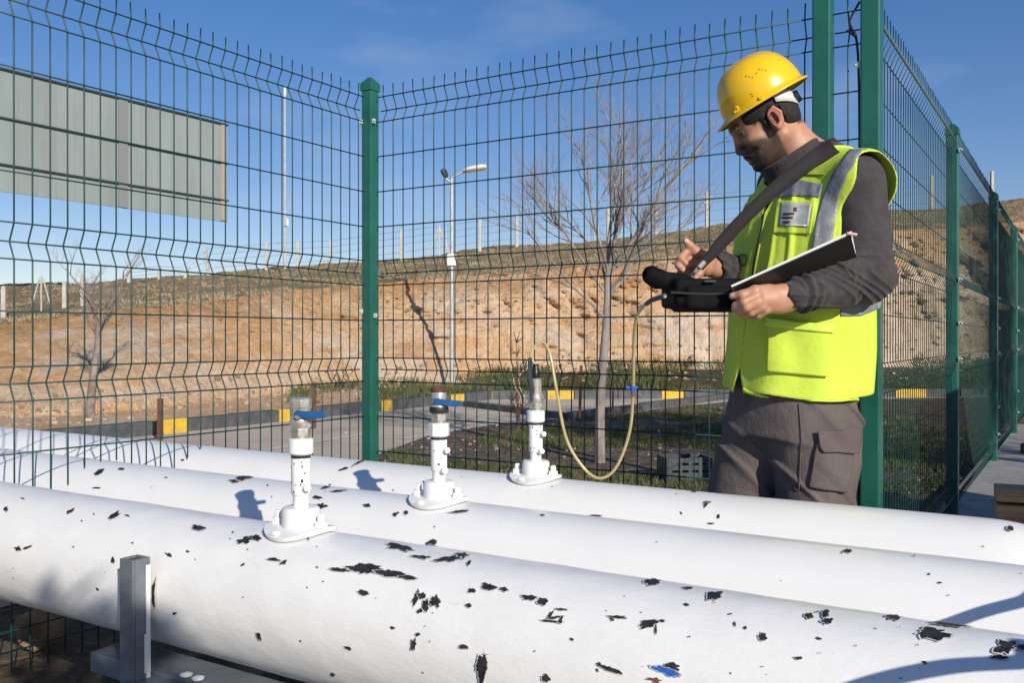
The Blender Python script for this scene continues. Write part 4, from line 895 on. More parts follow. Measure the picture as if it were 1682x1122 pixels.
# --- torso as a lofted distance: z, centre px, dy, half width across shoulders, half depth
Fv = np.array((-.87, -.493)); Lv = np.array((.493, -.87))
TT = [(.60, 1296, .0, .180, .135), (.75, 1292, .0, .172, .134), (.85, 1298, .0, .168, .132), (1.0, 1306, .0, .170, .134), (1.15, 1314, .0, .176, .134), (1.30, 1324, .0, .180, .122), (1.38, 1332, .005, .170, .105), (1.44, 1340, .01, .130, .085), (1.50, 1342, .015, .080, .070)]
tz = [t[0] for t in TT]; tcx = [(t[1] - 841) * ZM / F - OX for t in TT]
def torso(X, Y, Z, gw=0., gd=0., fold=None):
    cx = np.interp(Z, tz, tcx); cy = np.interp(Z, tz, [t[2] for t in TT]); A = np.interp(Z, tz, [t[3] for t in TT]) + gw; B = np.interp(Z, tz, [t[4] for t in TT]) + gd
    dx, dy = X - cx, Y - cy; l = dx * Lv[0] + dy * Lv[1]; f_ = dx * Fv[0] + dy * Fv[1]
    p = 2.35; q = (np.abs(l / A) ** p + np.abs(f_ / B) ** p) ** (1 / p); d = (q - 1) * np.minimum(A, B)
    if fold is not None: d = d + fold(np.arctan2(l, f_), Z, l, f_)
    return d
SHL = H(1407, 300, -.15); SHR = H(1282, 306, .15); NB = H(1340, 268, .01); NBV = H(1350, 288, .0)
ELL_ = H(1422, 450, -.21); WRL = H(1296, 492, -.30); ELR = H(1268, 452, .17); WRR = H(1172, 440, -.02)
# ============ body: one continuous surface
bv = Vol((-.34, -.42, .0), (.36, .36, 1.80), .003)
bv.mixin((-.25, -.22, .62), (.25, .22, 1.52), lambda X, Y, Z: np.maximum(torso(X, Y, Z, -.035, -.03), np.maximum(.80 - Z, Z - 1.46)), .02)
bv.cap(NB, SHL, .05, .045, .03); bv.cap(NB, SHR, .05, .045, .03)
bv.cap(hp_(-.016, -.03, 0), NB + np.array((-.005, 0, -.02)), .054, .062, .03)
bv.cap(hp_(.01, -.05, 0), NB + np.array((-.04, 0, -.03)), .045, .055, .03)
# head
bv.ell(hp_(.008, .060, 0), (.086, .086, .076), HR, .02)
bv.ell(hp_(.039, .018, 0), (.060, .075, .064), HR, .02)
bv.cap(hq_(.015, -.045, .052), hq_(.085, -.082, .022), .018, .018, .025); bv.cap(hq_(.015, -.045, -.052), hq_(.085, -.082, -.022), .018, .018, .025)
bv.ell(hq_(.062, -.052, 0), (.050, .040, .047), HR, .02)
bv.ell(hq_(.100, -.086, 0), (.020, .018, .024), HR, .015)
bv.cap(he_(.108, .030, .032), he_(.113, .028, 0), .010, .011, .012); bv.cap(he_(.108, .030, -.032), he_(.113, .028, 0), .010, .011, .012)
for s_ in (-1, 1):
    bv.ell(he_(.108, .003, .031 * s_), (.013, .010, .015), HR, .010, 's'); bv.ell(he_(.092, .003, .031 * s_), (.0135, .012, .0135), HR, .004)
    bv.cap(he_(.104, .009, .022 * s_), he_(.100, .007, .043 * s_), .004, .0035, .004)      # lids, lowered
    bv.cap(he_(.105, .002, .022 * s_), he_(.100, .001, .043 * s_), .0035, .003, .003)
    bv.ell(hq_(.078, -.022, .046 * s_), (.028, .020, .018), HR, .016)
bv.cap(hq_(.113, .018, 0), hq_(.127, -.022, 0), .0105, .0105, .010); bv.ell(hq_(.126, -.026, 0), (.012, .010, .012), HR, .006)
for s_ in (-1, 1): bv.ell(hq_(.120, -.031, .012 * s_), (.012, .008, .008), HR, .005)
bv.ell(hq_(.106, -.050, 0), (.016, .014, .030), HR, .012)
bv.cap(hq_(.112, -.055, .020), hq_(.118, -.053, 0), .005, .007, .005); bv.cap(hq_(.112, -.055, -.020), hq_(.118, -.053, 0), .005, .007, .005)
bv.cap(hq_(.110, -.066, .017), hq_(.114, -.067, 0), .006, .0075, .005); bv.cap(hq_(.110, -.066, -.017), hq_(.114, -.067, 0), .006, .0075, .005)
bv.cap(hq_(.117, -.0605, .024), hq_(.121, -.0605, 0), .002, .0025, .002, 's')
for s_ in (-1, 1):            # ears
    e = lambda a, b, c: hp_(a, b, (.077 + c) * s_)
    bv.ell(e(-.004, .006, .003), (.019, .030, .009), HR, .006)
    bv.ell(e(.001, -.018, .004), (.010, .012, .008), HR, .006)
    bv.ell(e(.001, .006, .010), (.010, .019, .010), HR, .002, 's')
    bv.cap(e(.012, .020, .008), e(-.010, .033, .009), .0038, .0038, .003); bv.cap(e(-.010, .033, .009), e(-.021, .012, .009), .0038, .0038, .003); bv.cap(e(-.021, .012, .009), e(-.012, -.018, .007), .0038, .003, .003)
    bv.cap(e(-.006, .020, .006), e(-.010, -.004, .006), .003, .003, .003); bv.ell(e(.010, .000, .006), (.005, .006, .005), HR, .003)
bv.ell(hq_(.116, -.045, 0), (.011, .008, .027), HR, .005)
# arms
bv.cap(SHL, ELL_, .046, .040, .02); bv.cap(ELL_, WRL, .040, .027, .015); bv.cap(SHR, ELR, .044, .038, .02); bv.cap(ELR, WRR, .038, .026, .015)
# left hand: holds case and folder from the camera side, thumb on top
def chain(pts, rs, k=.006):
    for i in range(len(pts) - 1): bv.cap(pts[i], pts[i + 1], rs[i], rs[i + 1], k)
PL = H(1262, 490, -.305)
bv.cap(WRL, PL, .026, .024, .015); bv.cap(H(1285, 482, -.305), H(1240, 484, -.325), .024, .0175, .015); bv.cap(H(1280, 500, -.305), H(1243, 504, -.32), .023, .0165, .014)
bv.cap(H(1270, 492, -.32), H(1238, 494, -.335), .017, .015, .012)
chain([H(1262, 476, -.31), H(1240, 477, -.335), H(1219, 484, -.335), H(1203, 486, -.322)], [.0145, .0125, .0108, .0088])        # thumb
chain([H(1243, 486, -.34), H(1222, 496, -.345), H(1208, 502, -.325), H(1206, 508, -.295)], [.013, .0105, .0092, .0078], .004)    # index
chain([H(1246, 496, -.34), H(1226, 505, -.342), H(1213, 511, -.318), H(1214, 515, -.285)], [.013, .0105, .0092, .0078], .004)
chain([H(1250, 504, -.335), H(1234, 513, -.33), H(1223, 517, -.305), H(1226, 519, -.275)], [.0125, .010, .0088, .0076], .004)
chain([H(1258, 509, -.325), H(1246, 518, -.315), H(1237, 520, -.295), H(1238, 520, -.27)], [.011, .0088, .0076, .0068], .004)
# right hand: raised over the case, fingers curled, thumb up, pen between
PR_ = H(1150, 434, -.06)
bv.cap(WRR, PR_, .024, .024, .012); bv.cap(H(1162, 428, -.05), H(1136, 420, -.07), .021, .015, .012); bv.cap(H(1158, 442, -.05), H(1134, 440, -.07), .020, .015, .012)
chain([H(1140, 416, -.075), H(1127, 414, -.095), H(1118, 424, -.110), H(1126, 432, -.118)], [.0125, .0105, .0092, .0080], .004)
chain([H(1138, 426, -.075), H(1122, 425, -.095), H(1114, 436, -.110), H(1122, 444, -.118)], [.0125, .0105, .0092, .0080], .004)
chain([H(1138, 436, -.072), H(1123, 438, -.092), H(1117, 449, -.105), H(1126, 455, -.110)], [.012, .010, .0088, .0076], .004)
chain([H(1140, 446, -.068), H(1128, 450, -.085), H(1124, 457, -.098), H(1132, 461, -.10)], [.0105, .0088, .0076, .0066], .004)
chain([H(1158, 422, -.07), H(1143, 413, -.092), H(1133, 403, -.100), H(1127, 396, -.102)], [.0155, .0125, .0108, .0085], .006)
chain([H(1152, 440, -.09), H(1148, 450, -.105), H(1142, 457, -.11)], [.013, .0105, .008], .006)
# legs
KL = H(1342, 850, -.10); KR_ = H(1208, 850, .06); AL = np.array((KL[0] + .01, KL[1] + .02, .09)); AR_ = np.array((KR_[0] - .01, KR_[1] + .05, .09))
HL, HRr = H(1338, 715, -.07), H(1262, 715, .06)
bv.cap(HL, KL, .078, .055, .03); bv.cap(HRr, KR_, .078, .055, .03); bv.cap(KL, AL, .05, .036, .02); bv.cap(KR_, AR_, .05, .036, .02)
for a in (AL, AR_): bv.cap(a, a + np.array((-.13, -.08, -.045)), .035, .03, .02)
V, Q = bv.surface(); V = relax(V, Q, 1, .4)
SKIN = bpy.data.materials.new('skin'); SKIN.use_nodes = True; n_ = SKIN.node_tree.nodes; l_ = SKIN.node_tree.links; p_ = n_['Principled BSDF']
ca = n_.new('ShaderNodeVertexColor'); ca.layer_name = 'tone'; l_.new(ca.outputs[0], p_.inputs['Base Color']); p_.inputs['Roughness'].default_value = .5; p_.inputs['Subsurface Weight'].default_value = .12; p_.inputs['Subsurface Radius'].default_value = (.010, .004, .002); p_.inputs['Subsurface Scale'].default_value = 1
nn = n_.new('ShaderNodeTexNoise'); nn.inputs['Scale'].default_value = 260; nn.inputs['Detail'].default_value = 5; bb_ = n_.new('ShaderNodeBump'); bb_.inputs['Strength'].default_value = .35; bb_.inputs['Distance'].default_value = .0012
t_ = n_.new('ShaderNodeTexCoord'); l_.new(t_.outputs['Object'], nn.inputs['Vector']); l_.new(nn.outputs[0], bb_.inputs['Height']); l_.new(bb_.outputs[0], p_.inputs['Normal'])
body = meshnp('body', V, Q, SKIN, man)
q = (V - HC) @ HR.T; f_, u_, s_ = q[:, 0], q[:, 1], q[:, 2]; inh = (np.abs(f_) < .16) & (u_ > -.14) & (u_ < .2) & (np.abs(s_) < .12)
f0_ = f_.copy(); u0_ = u_.copy(); f_ = f_ + .017 * sm(f0_, .02, .06); u_ = u_ - .005 * sm(f0_, .02, .06) - .007 * sm(f0_, .05, .07) * sm(u0_, .0, .012)
rg = np.random.RandomState(3); nv = len(V)
nzv = np.array([noise.noise(Vector(v) * 90) * .5 + noise.noise(Vector(v) * 25) * .5 for v in V]) if nv < 400000 else rg.rand(nv) - .5
skin = np.array((.46, .235, .15)); ruddy = np.array((.50, .18, .12)); colr = np.tile(skin, (nv, 1)) * (1 + .16 * nzv[:, None])
def blend(c, w_): 
    global colr
    w_ = np.clip(w_, 0, 1)[:, None]; colr = colr * (1 - w_) + np.array(c) * w_
earw = inh * sm(np.abs(s_), .074, .082) * (np.abs(f_) < .03); blend(ruddy, earw * .7)
blend(ruddy, inh * sm(f_, .118, .13) * .5)
beard = sm(f_, .004, .024) * sm(-u_ - .25 * (.06 - f_) * (f_ > .03), .016, .034) * (f_ < .14); side = sm(f_, .006, .016) * (1 - sm(f_, .038, .054)) * sm(-u_, -.06, -.04) * sm(np.abs(s_), .05, .062)
stub = np.clip(np.maximum(beard, side), 0, 1) * inh; stub *= (1 - .0 * nzv)
lowneck = inh * sm(f_, -.03, .01) * sm(-u_, .05, .07); blend((.060, .044, .036), np.clip(stub * .88 + .35 * lowneck + stub * nzv * .9, 0, .9))
gote = inh * sm(f_, .086, .098) * sm(-u_, .034, .042); mouth = inh * (np.abs(s_) < .02) * sm(f_, .108, .112) * sm(-u_, .050, .054) * (1 - sm(-u_, .070, .074))
bard = inh * sm(f_, .070, .085) * sm(-u_, .070, .078); gote = np.clip(gote + bard, 0, 1); blend((.026, .019, .016), gote * .88 * (1 - .7 * mouth)); blend((.23, .085, .07), mouth * .75)
brow = inh * sm(f_, .095, .103) * sm(u_, .022, .026) * (1 - sm(u_, .034, .039)) * sm(np.abs(s_), .008, .014); blend((.02, .015, .013), brow * .9)
eye = inh * sm(f_, .094, .10) * (np.abs(u_ - .003) < .010) * (np.abs(np.abs(s_) - .031) < .018); blend((.20, .10, .07), eye * .6)
blend((.02, .015, .013), inh * (np.abs(u_ - .0045) < .0022) * sm(f_, .094, .099) * (np.abs(np.abs(s_) - .031) < .014) * .9)
hair_r = inh * (sm(u_ + .35 * f_, .028, .038) * (1 - sm(f_, .062, .075)) + sm(-f_, .045, .055) * sm(u_, -.045, -.03)); hair_r = hair_r * (1 - earw); blend((.018, .014, .013), hair_r * .95)
for tip in (H(1203, 486, -.322), H(1127, 396, -.102)):
    dd = np.linalg.norm(V - (tip + np.array((0, -.007, .002))), axis=1); blend((.62, .42, .36), 1 - sm(dd, .004, .0075))
conc = inh * (np.hypot((f0_ - .001) / .010, (u0_ - .006) / .018) < 1) * (np.abs(s_) > .070); blend((.13, .045, .035), conc * .85)
ca_ = body.data.color_attributes.new('tone', 'FLOAT_COLOR', 'POINT'); ca_.data.foreach_set('color', np.concatenate([colr, np.ones((nv, 1))], 1).astype(np.float32).ravel())
# hair shell
hv = Vol(HC - .16, HC + .18, .0025)
hv.ell(hp_(.010, .058, 0), (.093, .090, .083), HR); hv.ell(hp_(-.030, .004, 0), (.050, .055, .064), HR, .02); hv.cap(hp_(.022, .03, .069), hp_(.022, -.008, .068), .0085, .006, .006); hv.cap(hp_(.022, .03, -.069), hp_(.022, -.008, -.068), .0085, .006, .006)
hv.ell(hp_(-.002, .004, .09), (.026, .036, .03), HR, .004, 's'); hv.ell(hp_(-.002, .004, -.09), (.026, .036, .03), HR, .004, 's')
def hairclip(X, Y, Z):
    dx, dy, dz = X - HC[0], Y - HC[1], Z - HC[2]; F_ = hf[0] * dx + hf[1] * dy + hf[2] * dz; U_ = hu[0] * dx + hu[1] * dy + hu[2] * dz
    keep = np.minimum(np.maximum(.026 - (U_ + .12 * F_), F_ - .070), np.maximum(-F_ - -.0 - .030 + 0 * U_, -U_ - .048) * 1.0)
    keep2 = np.maximum(F_ + .026, -.046 - U_); side_ = np.maximum(np.maximum(F_ - .033, .014 - F_), -.022 - U_)
    return np.minimum(np.minimum(np.maximum(.026 - (U_ + .12 * F_), F_ - .070), keep2), side_) + .0016 * np.sin(260 * F_) * np.sin(190 * U_)
hv.mixin(HC - .16, HC + .18, hairclip, .003, 'i')
V, Q = hv.surface(); HAIR = mat('black_hair', (.012, .010, .009), .65, col2=(.028, .025, .023), scale=160, bump=.9, bscale=420, bdist=.003, stretch=(1, 1, .4), spec=.3)
meshnp('hair', V, Q, HAIR, man)
# ============ jacket
FLEECE = mat('dark_brown_fleece', (.064, .057, .060), .95, col2=(.048, .043, .045), scale=30, bump=.7, bscale=26, bdist=.006, brough=.75, sheen=.12, spec=.15)
jv = Vol((-.34, -.42, .82), (.34, .36, 1.62), .0032)
jv.mixin((-.25, -.22, .86), (.25, .22, 1.54), lambda X, Y, Z: np.maximum(torso(X, Y, Z, -.004, -.004), np.maximum(.88 - Z, Z - 1.53)), .02)
jv.cap(NBV, SHL + np.array((-.01, 0, -.006)), .060, .066, .03); jv.cap(NBV, SHR, .056, .054, .03)
def wr_up(X, Y, Z, t): return .0028 * np.sin(t * 16 + 30 * X + 3) * sm(t, .25, .9) + .0045 * np.sin(62 * Z + 46 * X - 30 * Y) * sm(t, .55, 1)
def wr_lo(X, Y, Z, t):
    a = X * 95 + 55 * Z + 9 * np.sin(38 * Z + 12 * X); return -.007 * np.maximum(0, np.sin(a)) ** 2 * (1 - .45 * sm(t, .2, .7)) + .007 * np.sin(t * 58 + 60 * Z) * sm(t, .70, .92) + .003 * np.sin(30 * Z - 20 * X)
jv.cap(SHL, ELL_ + np.array((.005, 0, 0)), .069, .066, .03, wr=wr_up); jv.cap(ELL_ + np.array((0, 0, -.002)), WRL + (ELL_ - WRL) * .07, .064, .040, .022, wr=wr_lo)
jv.cap(ELL_ + np.array((-.01, 0, .03)), ELL_ + (WRL - ELL_) * .4 + np.array((0, 0, .0)), .055, .05, .02, wr=wr_lo)
jv.cap(SHR, ELR, .064, .058, .03); jv.cap(ELR, WRR + (ELR - WRR) * .08, .058, .040, .02, wr=wr_lo)
jv.cap(WRR, WRR + (WRR - ELR) * .3, .033, .033, .002, 's'); jv.cap(WRL + (ELL_ - WRL) * .02, WRL + (WRL - ELL_) * .3, .031, .031, .002, 's')
# collar: a raised ring leaning with the neck
c0_, c1_ = H(1322, 292, .005), H(1293, 253, .0); cd = (c1_ - c0_) / np.linalg.norm(c1_ - c0_)
for i in range(40):
    a = 2 * math.pi * i / 40; a2 = 2 * math.pi * (i + 1) / 40; e1_ = np.cross(cd, (0, 1, 0)); e1_ /= np.linalg.norm(e1_); e2_ = np.cross(cd, e1_)
    def cp_(a, t): 
        rr = .080 - .004 * t; fr2 = .5 + .5 * math.cos(a); return c0_ + (c1_ - c0_) * (t * (.95 + .10 * math.cos(a))) + e1_ * math.cos(a) * rr * 1.02 + e2_ * math.sin(a) * rr * .92 
    jv.cap(cp_(a, .0), cp_(a, .95), .012, .0075, .008)
    jv.cap(cp_(a, .95), cp_(a2, .95), .0078, .0078, .004)
V, Q = jv.surface(); V = relax(V, Q, 1, .4); jacket = meshnp('fleece_jacket', V, Q, FLEECE, man)
# ============ trousers
TRO = mat('grey_brown_work_cotton', (.135, .110, .105), .9, col2=(.105, .085, .08), scale=9, bump=.7, bscale=20, bdist=.010, brough=.7)
def wr_leg(X, Y, Z, t): return -.010 * np.maximum(0, np.sin(34 * Z + 42 * X + 2.2 * np.sin(16 * X + 21 * Z))) ** 3 * (1 - .3 * t) + .005 * np.sin(14 * Z + 30 * X + 25 * Y)
tv = Vol((-.34, -.30, .05), (.34, .34, .98), .0035)
tv.mixin((-.25, -.22, .70), (.25, .22, .95), lambda X, Y, Z: np.maximum(torso(X, Y, Z, .004, .004), np.maximum(.74 - Z, Z - .93)), .03)
tv.cap(HL + np.array((0, 0, .02)), KL, .118, .092, .03, wr=wr_leg); tv.cap(HRr + np.array((-.005, 0, .02)), KR_, .118, .088, .022, wr=wr_leg)
tv.cap(KL, AL + np.array((0, 0, .02)), .092, .078, .02, wr=wr_leg); tv.cap(KR_, AR_ + np.array((0, 0, .02)), .088, .078, .02, wr=wr_leg)
tv.mixin((-.4, -.4, .02), (.4, .4, .10), lambda X, Y, Z: np.maximum(Z - .075, -1) + 0 * X + 0 * Y, 0, 's')
tv.ell(H(1295, 722, 0), (.075, .11, .085), None, .04); V, Q = tv.surface(); V = relax(V, Q, 2, .4); trousers = meshnp('trousers', V, Q, TRO, man)
sv = Vol((-.42, -.32, -.01), (.34, .34, .16), .004)
for a in (AL, AR_):
    d_ = np.array((-.78, -.55, 0)) / .954; rt = np.stack([d_, np.cross((0, 0, 1), d_), (0, 0, 1)]); b0 = np.array((a[0], a[1], 0)); sv.ell(b0 + d_ * .075 + (0, 0, .045), (.145, .052, .048), rt); sv.cap(b0 + (0, 0, .06), b0 + (0, 0, .13), .048, .046, .03); sv.box(b0 + d_ * .07 + (0, 0, .014), (.145, .05, .014), rt, .012, .005)
sv.mixin((-.5, -.4, -.05), (.4, .4, .0), lambda X, Y, Z: Z + 0 * X + 0 * Y, 0, 's')
V, Q = sv.surface(); meshnp('shoes', V, Q, BLACKPL, man)
# ============ vest
LIME = mat('lime_high_visibility_cloth', (.60, .755, .075), .75, col2=(.54, .69, .06), scale=5, bump=.55, bscale=24, bdist=.006, brough=.7)
def vfold(ph, Z, l, f_):
    low = 1 - sm(Z, .95, 1.18); up = sm(Z, 1.0, 1.12) * (1 - sm(Z, 1.36, 1.44))
    w1 = np.sin(ph * 8 + 5 * Z) * .0045 * low + np.sin(ph * 3.1 + 1.2) * .010 * low
    fr = np.exp(-((ph - .35) / .75) ** 2)
    w2 = (np.maximum(0, np.sin(ph * 19 + 2.5 * np.sin(9 * Z))) ** 2 * .0065 + np.sin(ph * 9 - 6 * Z) * .003) * up * fr
    w3 = .0025 * np.sin(38 * Z + 5 * ph) * low * sm(np.sin(ph * 2.2 + 1), .1, 1)
    return -(w1 + w2 + w3)
def vshape(X, Y, Z):
    fl = 1 - sm(Z, .84, 1.16); T = torso(X, Y, Z, 0.014, .012, vfold) - .004 * fl - .009
    def seg(a, b, ra, rb):
        a, b = np.array(a), np.array(b); ab = b - a; t = np.clip(((X - a[0]) * ab[0] + (Y - a[1]) * ab[1] + (Z - a[2]) * ab[2]) / (ab @ ab), 0, 1)
        return np.sqrt((X - a[0] - t * ab[0]) ** 2 + (Y - a[1] - t * ab[1]) ** 2 + (Z - a[2] - t * ab[2]) ** 2) - ra - (rb - ra) * t
    def smin(a, b, k): h = np.clip(.5 + .5 * (b - a) / k, 0, 1); return b + (a - b) * h - k * h * (1 - h)
    T = np.maximum(T, Z - 1.50)
    T = smin(T, seg(NBV, SHL + np.array((.008, -.011, -.003)), .068, .085), .035); T = smin(T, seg(NBV, SHR, .066, .064), .035)
    return T
vv = Vol((-.33, -.32, .80), (.30, .32, 1.56), .0027)
def vfn(X, Y, Z):
    T = vshape(X, Y, Z); sh = np.abs(T) - .0034
    dx, dy = X - np.interp(Z, tz, tcx), Y; l = dx * Lv[0] + dy * Lv[1]; f_ = dx * Fv[0] + dy * Fv[1]
    hem = .848 + .022 * sm(-l, .03, .10) + .008 * np.sin(3 * np.arctan2(l, f_) + 1) + .0 * X; smx = lambda a_, b_, k_=.007: -(lambda h_: -b_ * (1 - h_) - a_ * h_ - k_ * h_ * (1 - h_))(np.clip(.5 + .5 * (a_ - b_) / k_, 0, 1)); sh = smx(sh, hem - Z)
    # armholes: ovals facing sideways
    for S_, sg in ((SHL, 1), (SHR, -1)):
        ll = ((X - S_[0]) * Fv[0] + (Y - S_[1]) * Fv[1]); e_ = (np.abs((ll - .002) / .070) ** 3 + np.abs((Z - (S_[2] - .055)) / .122) ** 3) ** (1 / 3) - 1; side_ = -sg * ((X - S_[0]) * Lv[0] + (Y - S_[1]) * Lv[1]) - .070
        sh = smx(sh, -np.maximum(e_ * .07, side_))
    # neck opening and the V of the front
    nx_ = X - c0_[0]; ny_ = Y - c0_[1]; nzz = Z - c0_[2]; t = nx_ * cd[0] + ny_ * cd[1] + nzz * cd[2]
    rad = np.sqrt(np.maximum(nx_ ** 2 + ny_ ** 2 + nzz ** 2 - t ** 2, 0)); sh = smx(sh, -np.maximum(rad - .090, -.09 - t))
    lz = l - .0; slit = np.abs(lz + .030) - (.0012 + .045 * sm(Z, 1.32, 1.50) + .022 * (1 - sm(Z, .84, .93))); sh = np.maximum(sh, -np.maximum(slit, .05 - f_))
    return sh
vv.mixin((-.36, -.34, .80), (.36, .36, 1.57), vfn)
V, Q = vv.surface(); V = relax(V, Q, 4, .5); vest = meshnp('safety_vest', V, Q, LIME, man)
# ---- draped details: points cast from the photographer's place on to the cloth
def bvh(o):
    me = o.data; n = len(me.vertices); co = np.empty(n * 3, np.float32); me.vertices.foreach_get('co', co); fq = np.empty(len(me.polygons) * 4, np.int32); me.polygons.foreach_get('vertices', fq)
    return BVHTree.FromPolygons(co.reshape(-1, 3).tolist(), fq.reshape(-1, 4).tolist())
VB, TB, JB = bvh(vest), bvh(trousers), bvh(jacket)
EYE = Vector((-OX, -ZM, 1.0))
def cast(tree, px, py, lift):
    d = Vector(((px - 841) / F, 1, (557 - py) / F)).normalized(); h = tree.ray_cast(EYE, d)
    if h[0] is None: return None
    n = h[1] if h[1].dot(d) < 0 else -h[1]; return h[0] + n * lift
def drape(name, A, B, m, tree, lift=.0022, thick=.0016, nu=40, nv_=10, lab=None, parent=None, sm_=2):
    """ruled patch between two picture-curves A and B laid on the cloth"""
    a = [np.array([np.interp(t, np.linspace(0, 1, len(A)), [p[k] for p in A]) for k in (0, 1)]) for t in np.linspace(0, 1, nu)]
    b = [np.array([np.interp(t, np.linspace(0, 1, len(B)), [p[k] for p in B]) for k in (0, 1)]) for t in np.linspace(0, 1, nu)]
    g = np.full((nu, nv_, 3), np.nan); last = None
    for i in range(nu):
        for j in range(nv_):
            q = a[i] + (b[i] - a[i]) * j / (nv_ - 1); h = cast(tree, q[0], q[1], lift)
            if h is not None: g[i, j] = h[:]
    # misses take the nearest depth and stay on their own ray
    for i in range(nu):
        for j in range(nv_):
            if np.isnan(g[i, j, 0]):
                ok = ~np.isnan(g[..., 0]); ij = np.argwhere(ok); k = ij[np.argmin(((ij - (i, j)) ** 2).sum(1))]; q = a[i] + (b[i] - a[i]) * j / (nv_ - 1); g[i, j] = H(q[0], q[1], g[k[0], k[1], 1])
    for _ in range(sm_):
        g2 = g.copy(); g2[1:-1] = (g[:-2] + 2 * g[1:-1] + g[2:]) / 4; g = g2
    V = [tuple(x) for x in g.reshape(-1, 3)]; Fq = [(i * nv_ + j, (i + 1) * nv_ + j, (i + 1) * nv_ + j + 1, i * nv_ + j + 1) for i in range(nu - 1) for j in range(nv_ - 1)]
    b_ = MB(); b_.add(V, Fq); o = b_.build(name, m, parent or man, smooth=True, ang=180); md = o.modifiers.new('s', 'SOLIDIFY'); md.thickness = thick; md.offset = 0
    if lab: o['label'] = lab
    return o
REF = mat('grey_reflective_tape', (.27, .285, .30), .5, .1, col2=(.17, .185, .21), scale=22, bump=1, bscale=45, bdist=.003)
LIME2 = mat('lime_binding', (.66, .90, .10), .7, bump=.2, bscale=300)
drape('reflective_tape', [(1396, 247), (1369, 285), (1353, 320), (1342, 355), (1333, 412)], [(1424, 246), (1393, 285), (1378, 325), (1372, 360), (1364, 412)], REF, VB, .003, nu=60)
drape('reflective_tape', [(1284, 297), (1318, 297), (1352, 303)], [(1277, 325), (1310, 322), (1346, 324)], REF, VB, .0026)
drape('reflective_tape', [(1236, 318), (1226, 338)], [(1224, 345), (1220, 356)], REF, VB, .003, nu=12)
drape('reflective_tape', [(1380, 497), (1415, 497), (1449, 490)], [(1380, 519), (1415, 518), (1446, 505)], REF, VB, .003)
bg_ = drape('badge_pocket', [(1284, 334), (1334, 335)], [(1281, 372), (1329, 373)], mat('cloudy_vinyl_badge', (.50, .52, .50), .25, col2=(.36, .38, .38), scale=60, coat=.2, lo=.35, hi=.65), VB, .0045, nu=16)
for (x0_, y0_, x1_, y1_) in ((1289, 351, 1304, 354), (1287, 357, 1302, 360), (1288, 364, 1299, 367), (1303, 342, 1310, 349)):
    drape('badge_print', [(x0_, y0_), (x1_, y0_)], [(x0_, y1_), (x1_, y1_)], mat('dark_red_print', (.10, .03, .035), .5), VB, .0062, .0008, 6, 3, parent=bg_)
drape('badge_print', [(1290, 369), (1326, 370)], [(1290, 371.5), (1326, 372.5)], mat('white_print', (.7, .7, .7), .5), VB, .0062, .0008, 8, 3, parent=bg_)
drape('chest_pocket', [(1276, 330), (1340, 330)], [(1270, 383), (1332, 385)], LIME, VB, .0030, nu=24, nv_=20)
drape('patch_pocket', [(1264, 528), (1365, 538)], [(1262, 610), (1358, 619)], LIME, VB, .008, .004, 40, 30)
drape('pocket_flap', [(1262, 523), (1367, 533)], [(1262, 536), (1366, 547)], LIME2, VB, .012, .004, 40, 6)
drape('yoke_seam', [(1318, 286), (1356, 287)], [(1318, 288.5), (1355, 289.5)], mat('dark_seam', (.14, .2, .02), .8), VB, .002, .0012, 16, 3)
drape('zip', [(1255, 338), (1252, 365), (1246, 395), (1240, 425), (1236, 452)], [(1257.5, 338), (1254.5, 366), (1248.5, 396), (1242.5, 426), (1238.5, 452)], BLACKPL, VB, .003, .002, 40, 3)
drape('hem_binding', [(1222, 637), (1230, 643), (1260, 652), (1320, 657), (1380, 659), (1411, 655)], [(1222, 641), (1230, 647), (1260, 656), (1320, 661), (1380, 663), (1411, 659)], LIME2, VB, .002, .003, 60, 3)
# clip hanging on the chest
ring = [cast(VB, 1225 + 6 * math.cos(a), 428 + 9 * math.sin(a), .010) for a in np.linspace(0, 2 * math.pi, 17)]
ring = [r_ for r_ in ring if r_ is not None]
if len(ring) > 5: b_ = MB(); b_.tube(ring, .0022, 6); b_.build('spring_clip', BLACKPL, man, smooth=True)
# cargo pocket on the near thigh
TRO2 = mat('grey_brown_pocket_cotton', (.125, .097, .10), .9, col2=(.10, .078, .08), scale=12, bump=.35, bscale=240, bdist=.0015)
drape('cargo_pocket', [(1344, 712), (1375, 714), (1402, 712)], [(1330, 800), (1362, 806), (1388, 808)], TRO, TB, .007, .006, 30, 30)
drape('cargo_flap', [(1341, 708), (1372, 707), (1407, 704)], [(1345, 733), (1352, 744), (1402, 744)], TRO2, TB, .015, .005, 30, 14)
drape('trouser_seam', [(1312, 664), (1316, 720), (1312, 806)], [(1314, 664), (1318, 720), (1314, 806)], TRO2, TB, .0025, .002, 50, 3)
# ============ helmet
YEL = mat('yellow_helmet_shell', (.86, .52, .004), .28, col2=(.82, .49, .004), scale=6, coat=.5, bump=.06, bscale=30, bdist=.001)
hel = empty('hard_hat_frame', None, None); bpy.data.objects.remove(hel)
NA, NT = 96, 40; V, Fq = [], []
def shell(a, t):         # a: 0 = front; t: 0 rim .. 1 crown
    ca_, sa_ = math.cos(a), math.sin(a); e = math.asin(min(1, t)) if False else t * math.pi / 2
    rf = .111 if ca_ > 0 else .116; rs = .103; r = 1 / math.sqrt((ca_ / rf) ** 2 + (sa_ / rs) ** 2); ct, st = math.cos(e) ** .80, math.sin(e) ** .92
    ff, ss = r * ct * ca_, r * ct * sa_; uu = .119 * st
    if t > .2:
        rib = math.exp(-((abs(ss) - .020) / .006) ** 2) * .0025 + math.exp(-(ss / .013) ** 2) * .003; uu += rib * sm(t, .25, .5)
    return ff - .007, uu + .0, ss
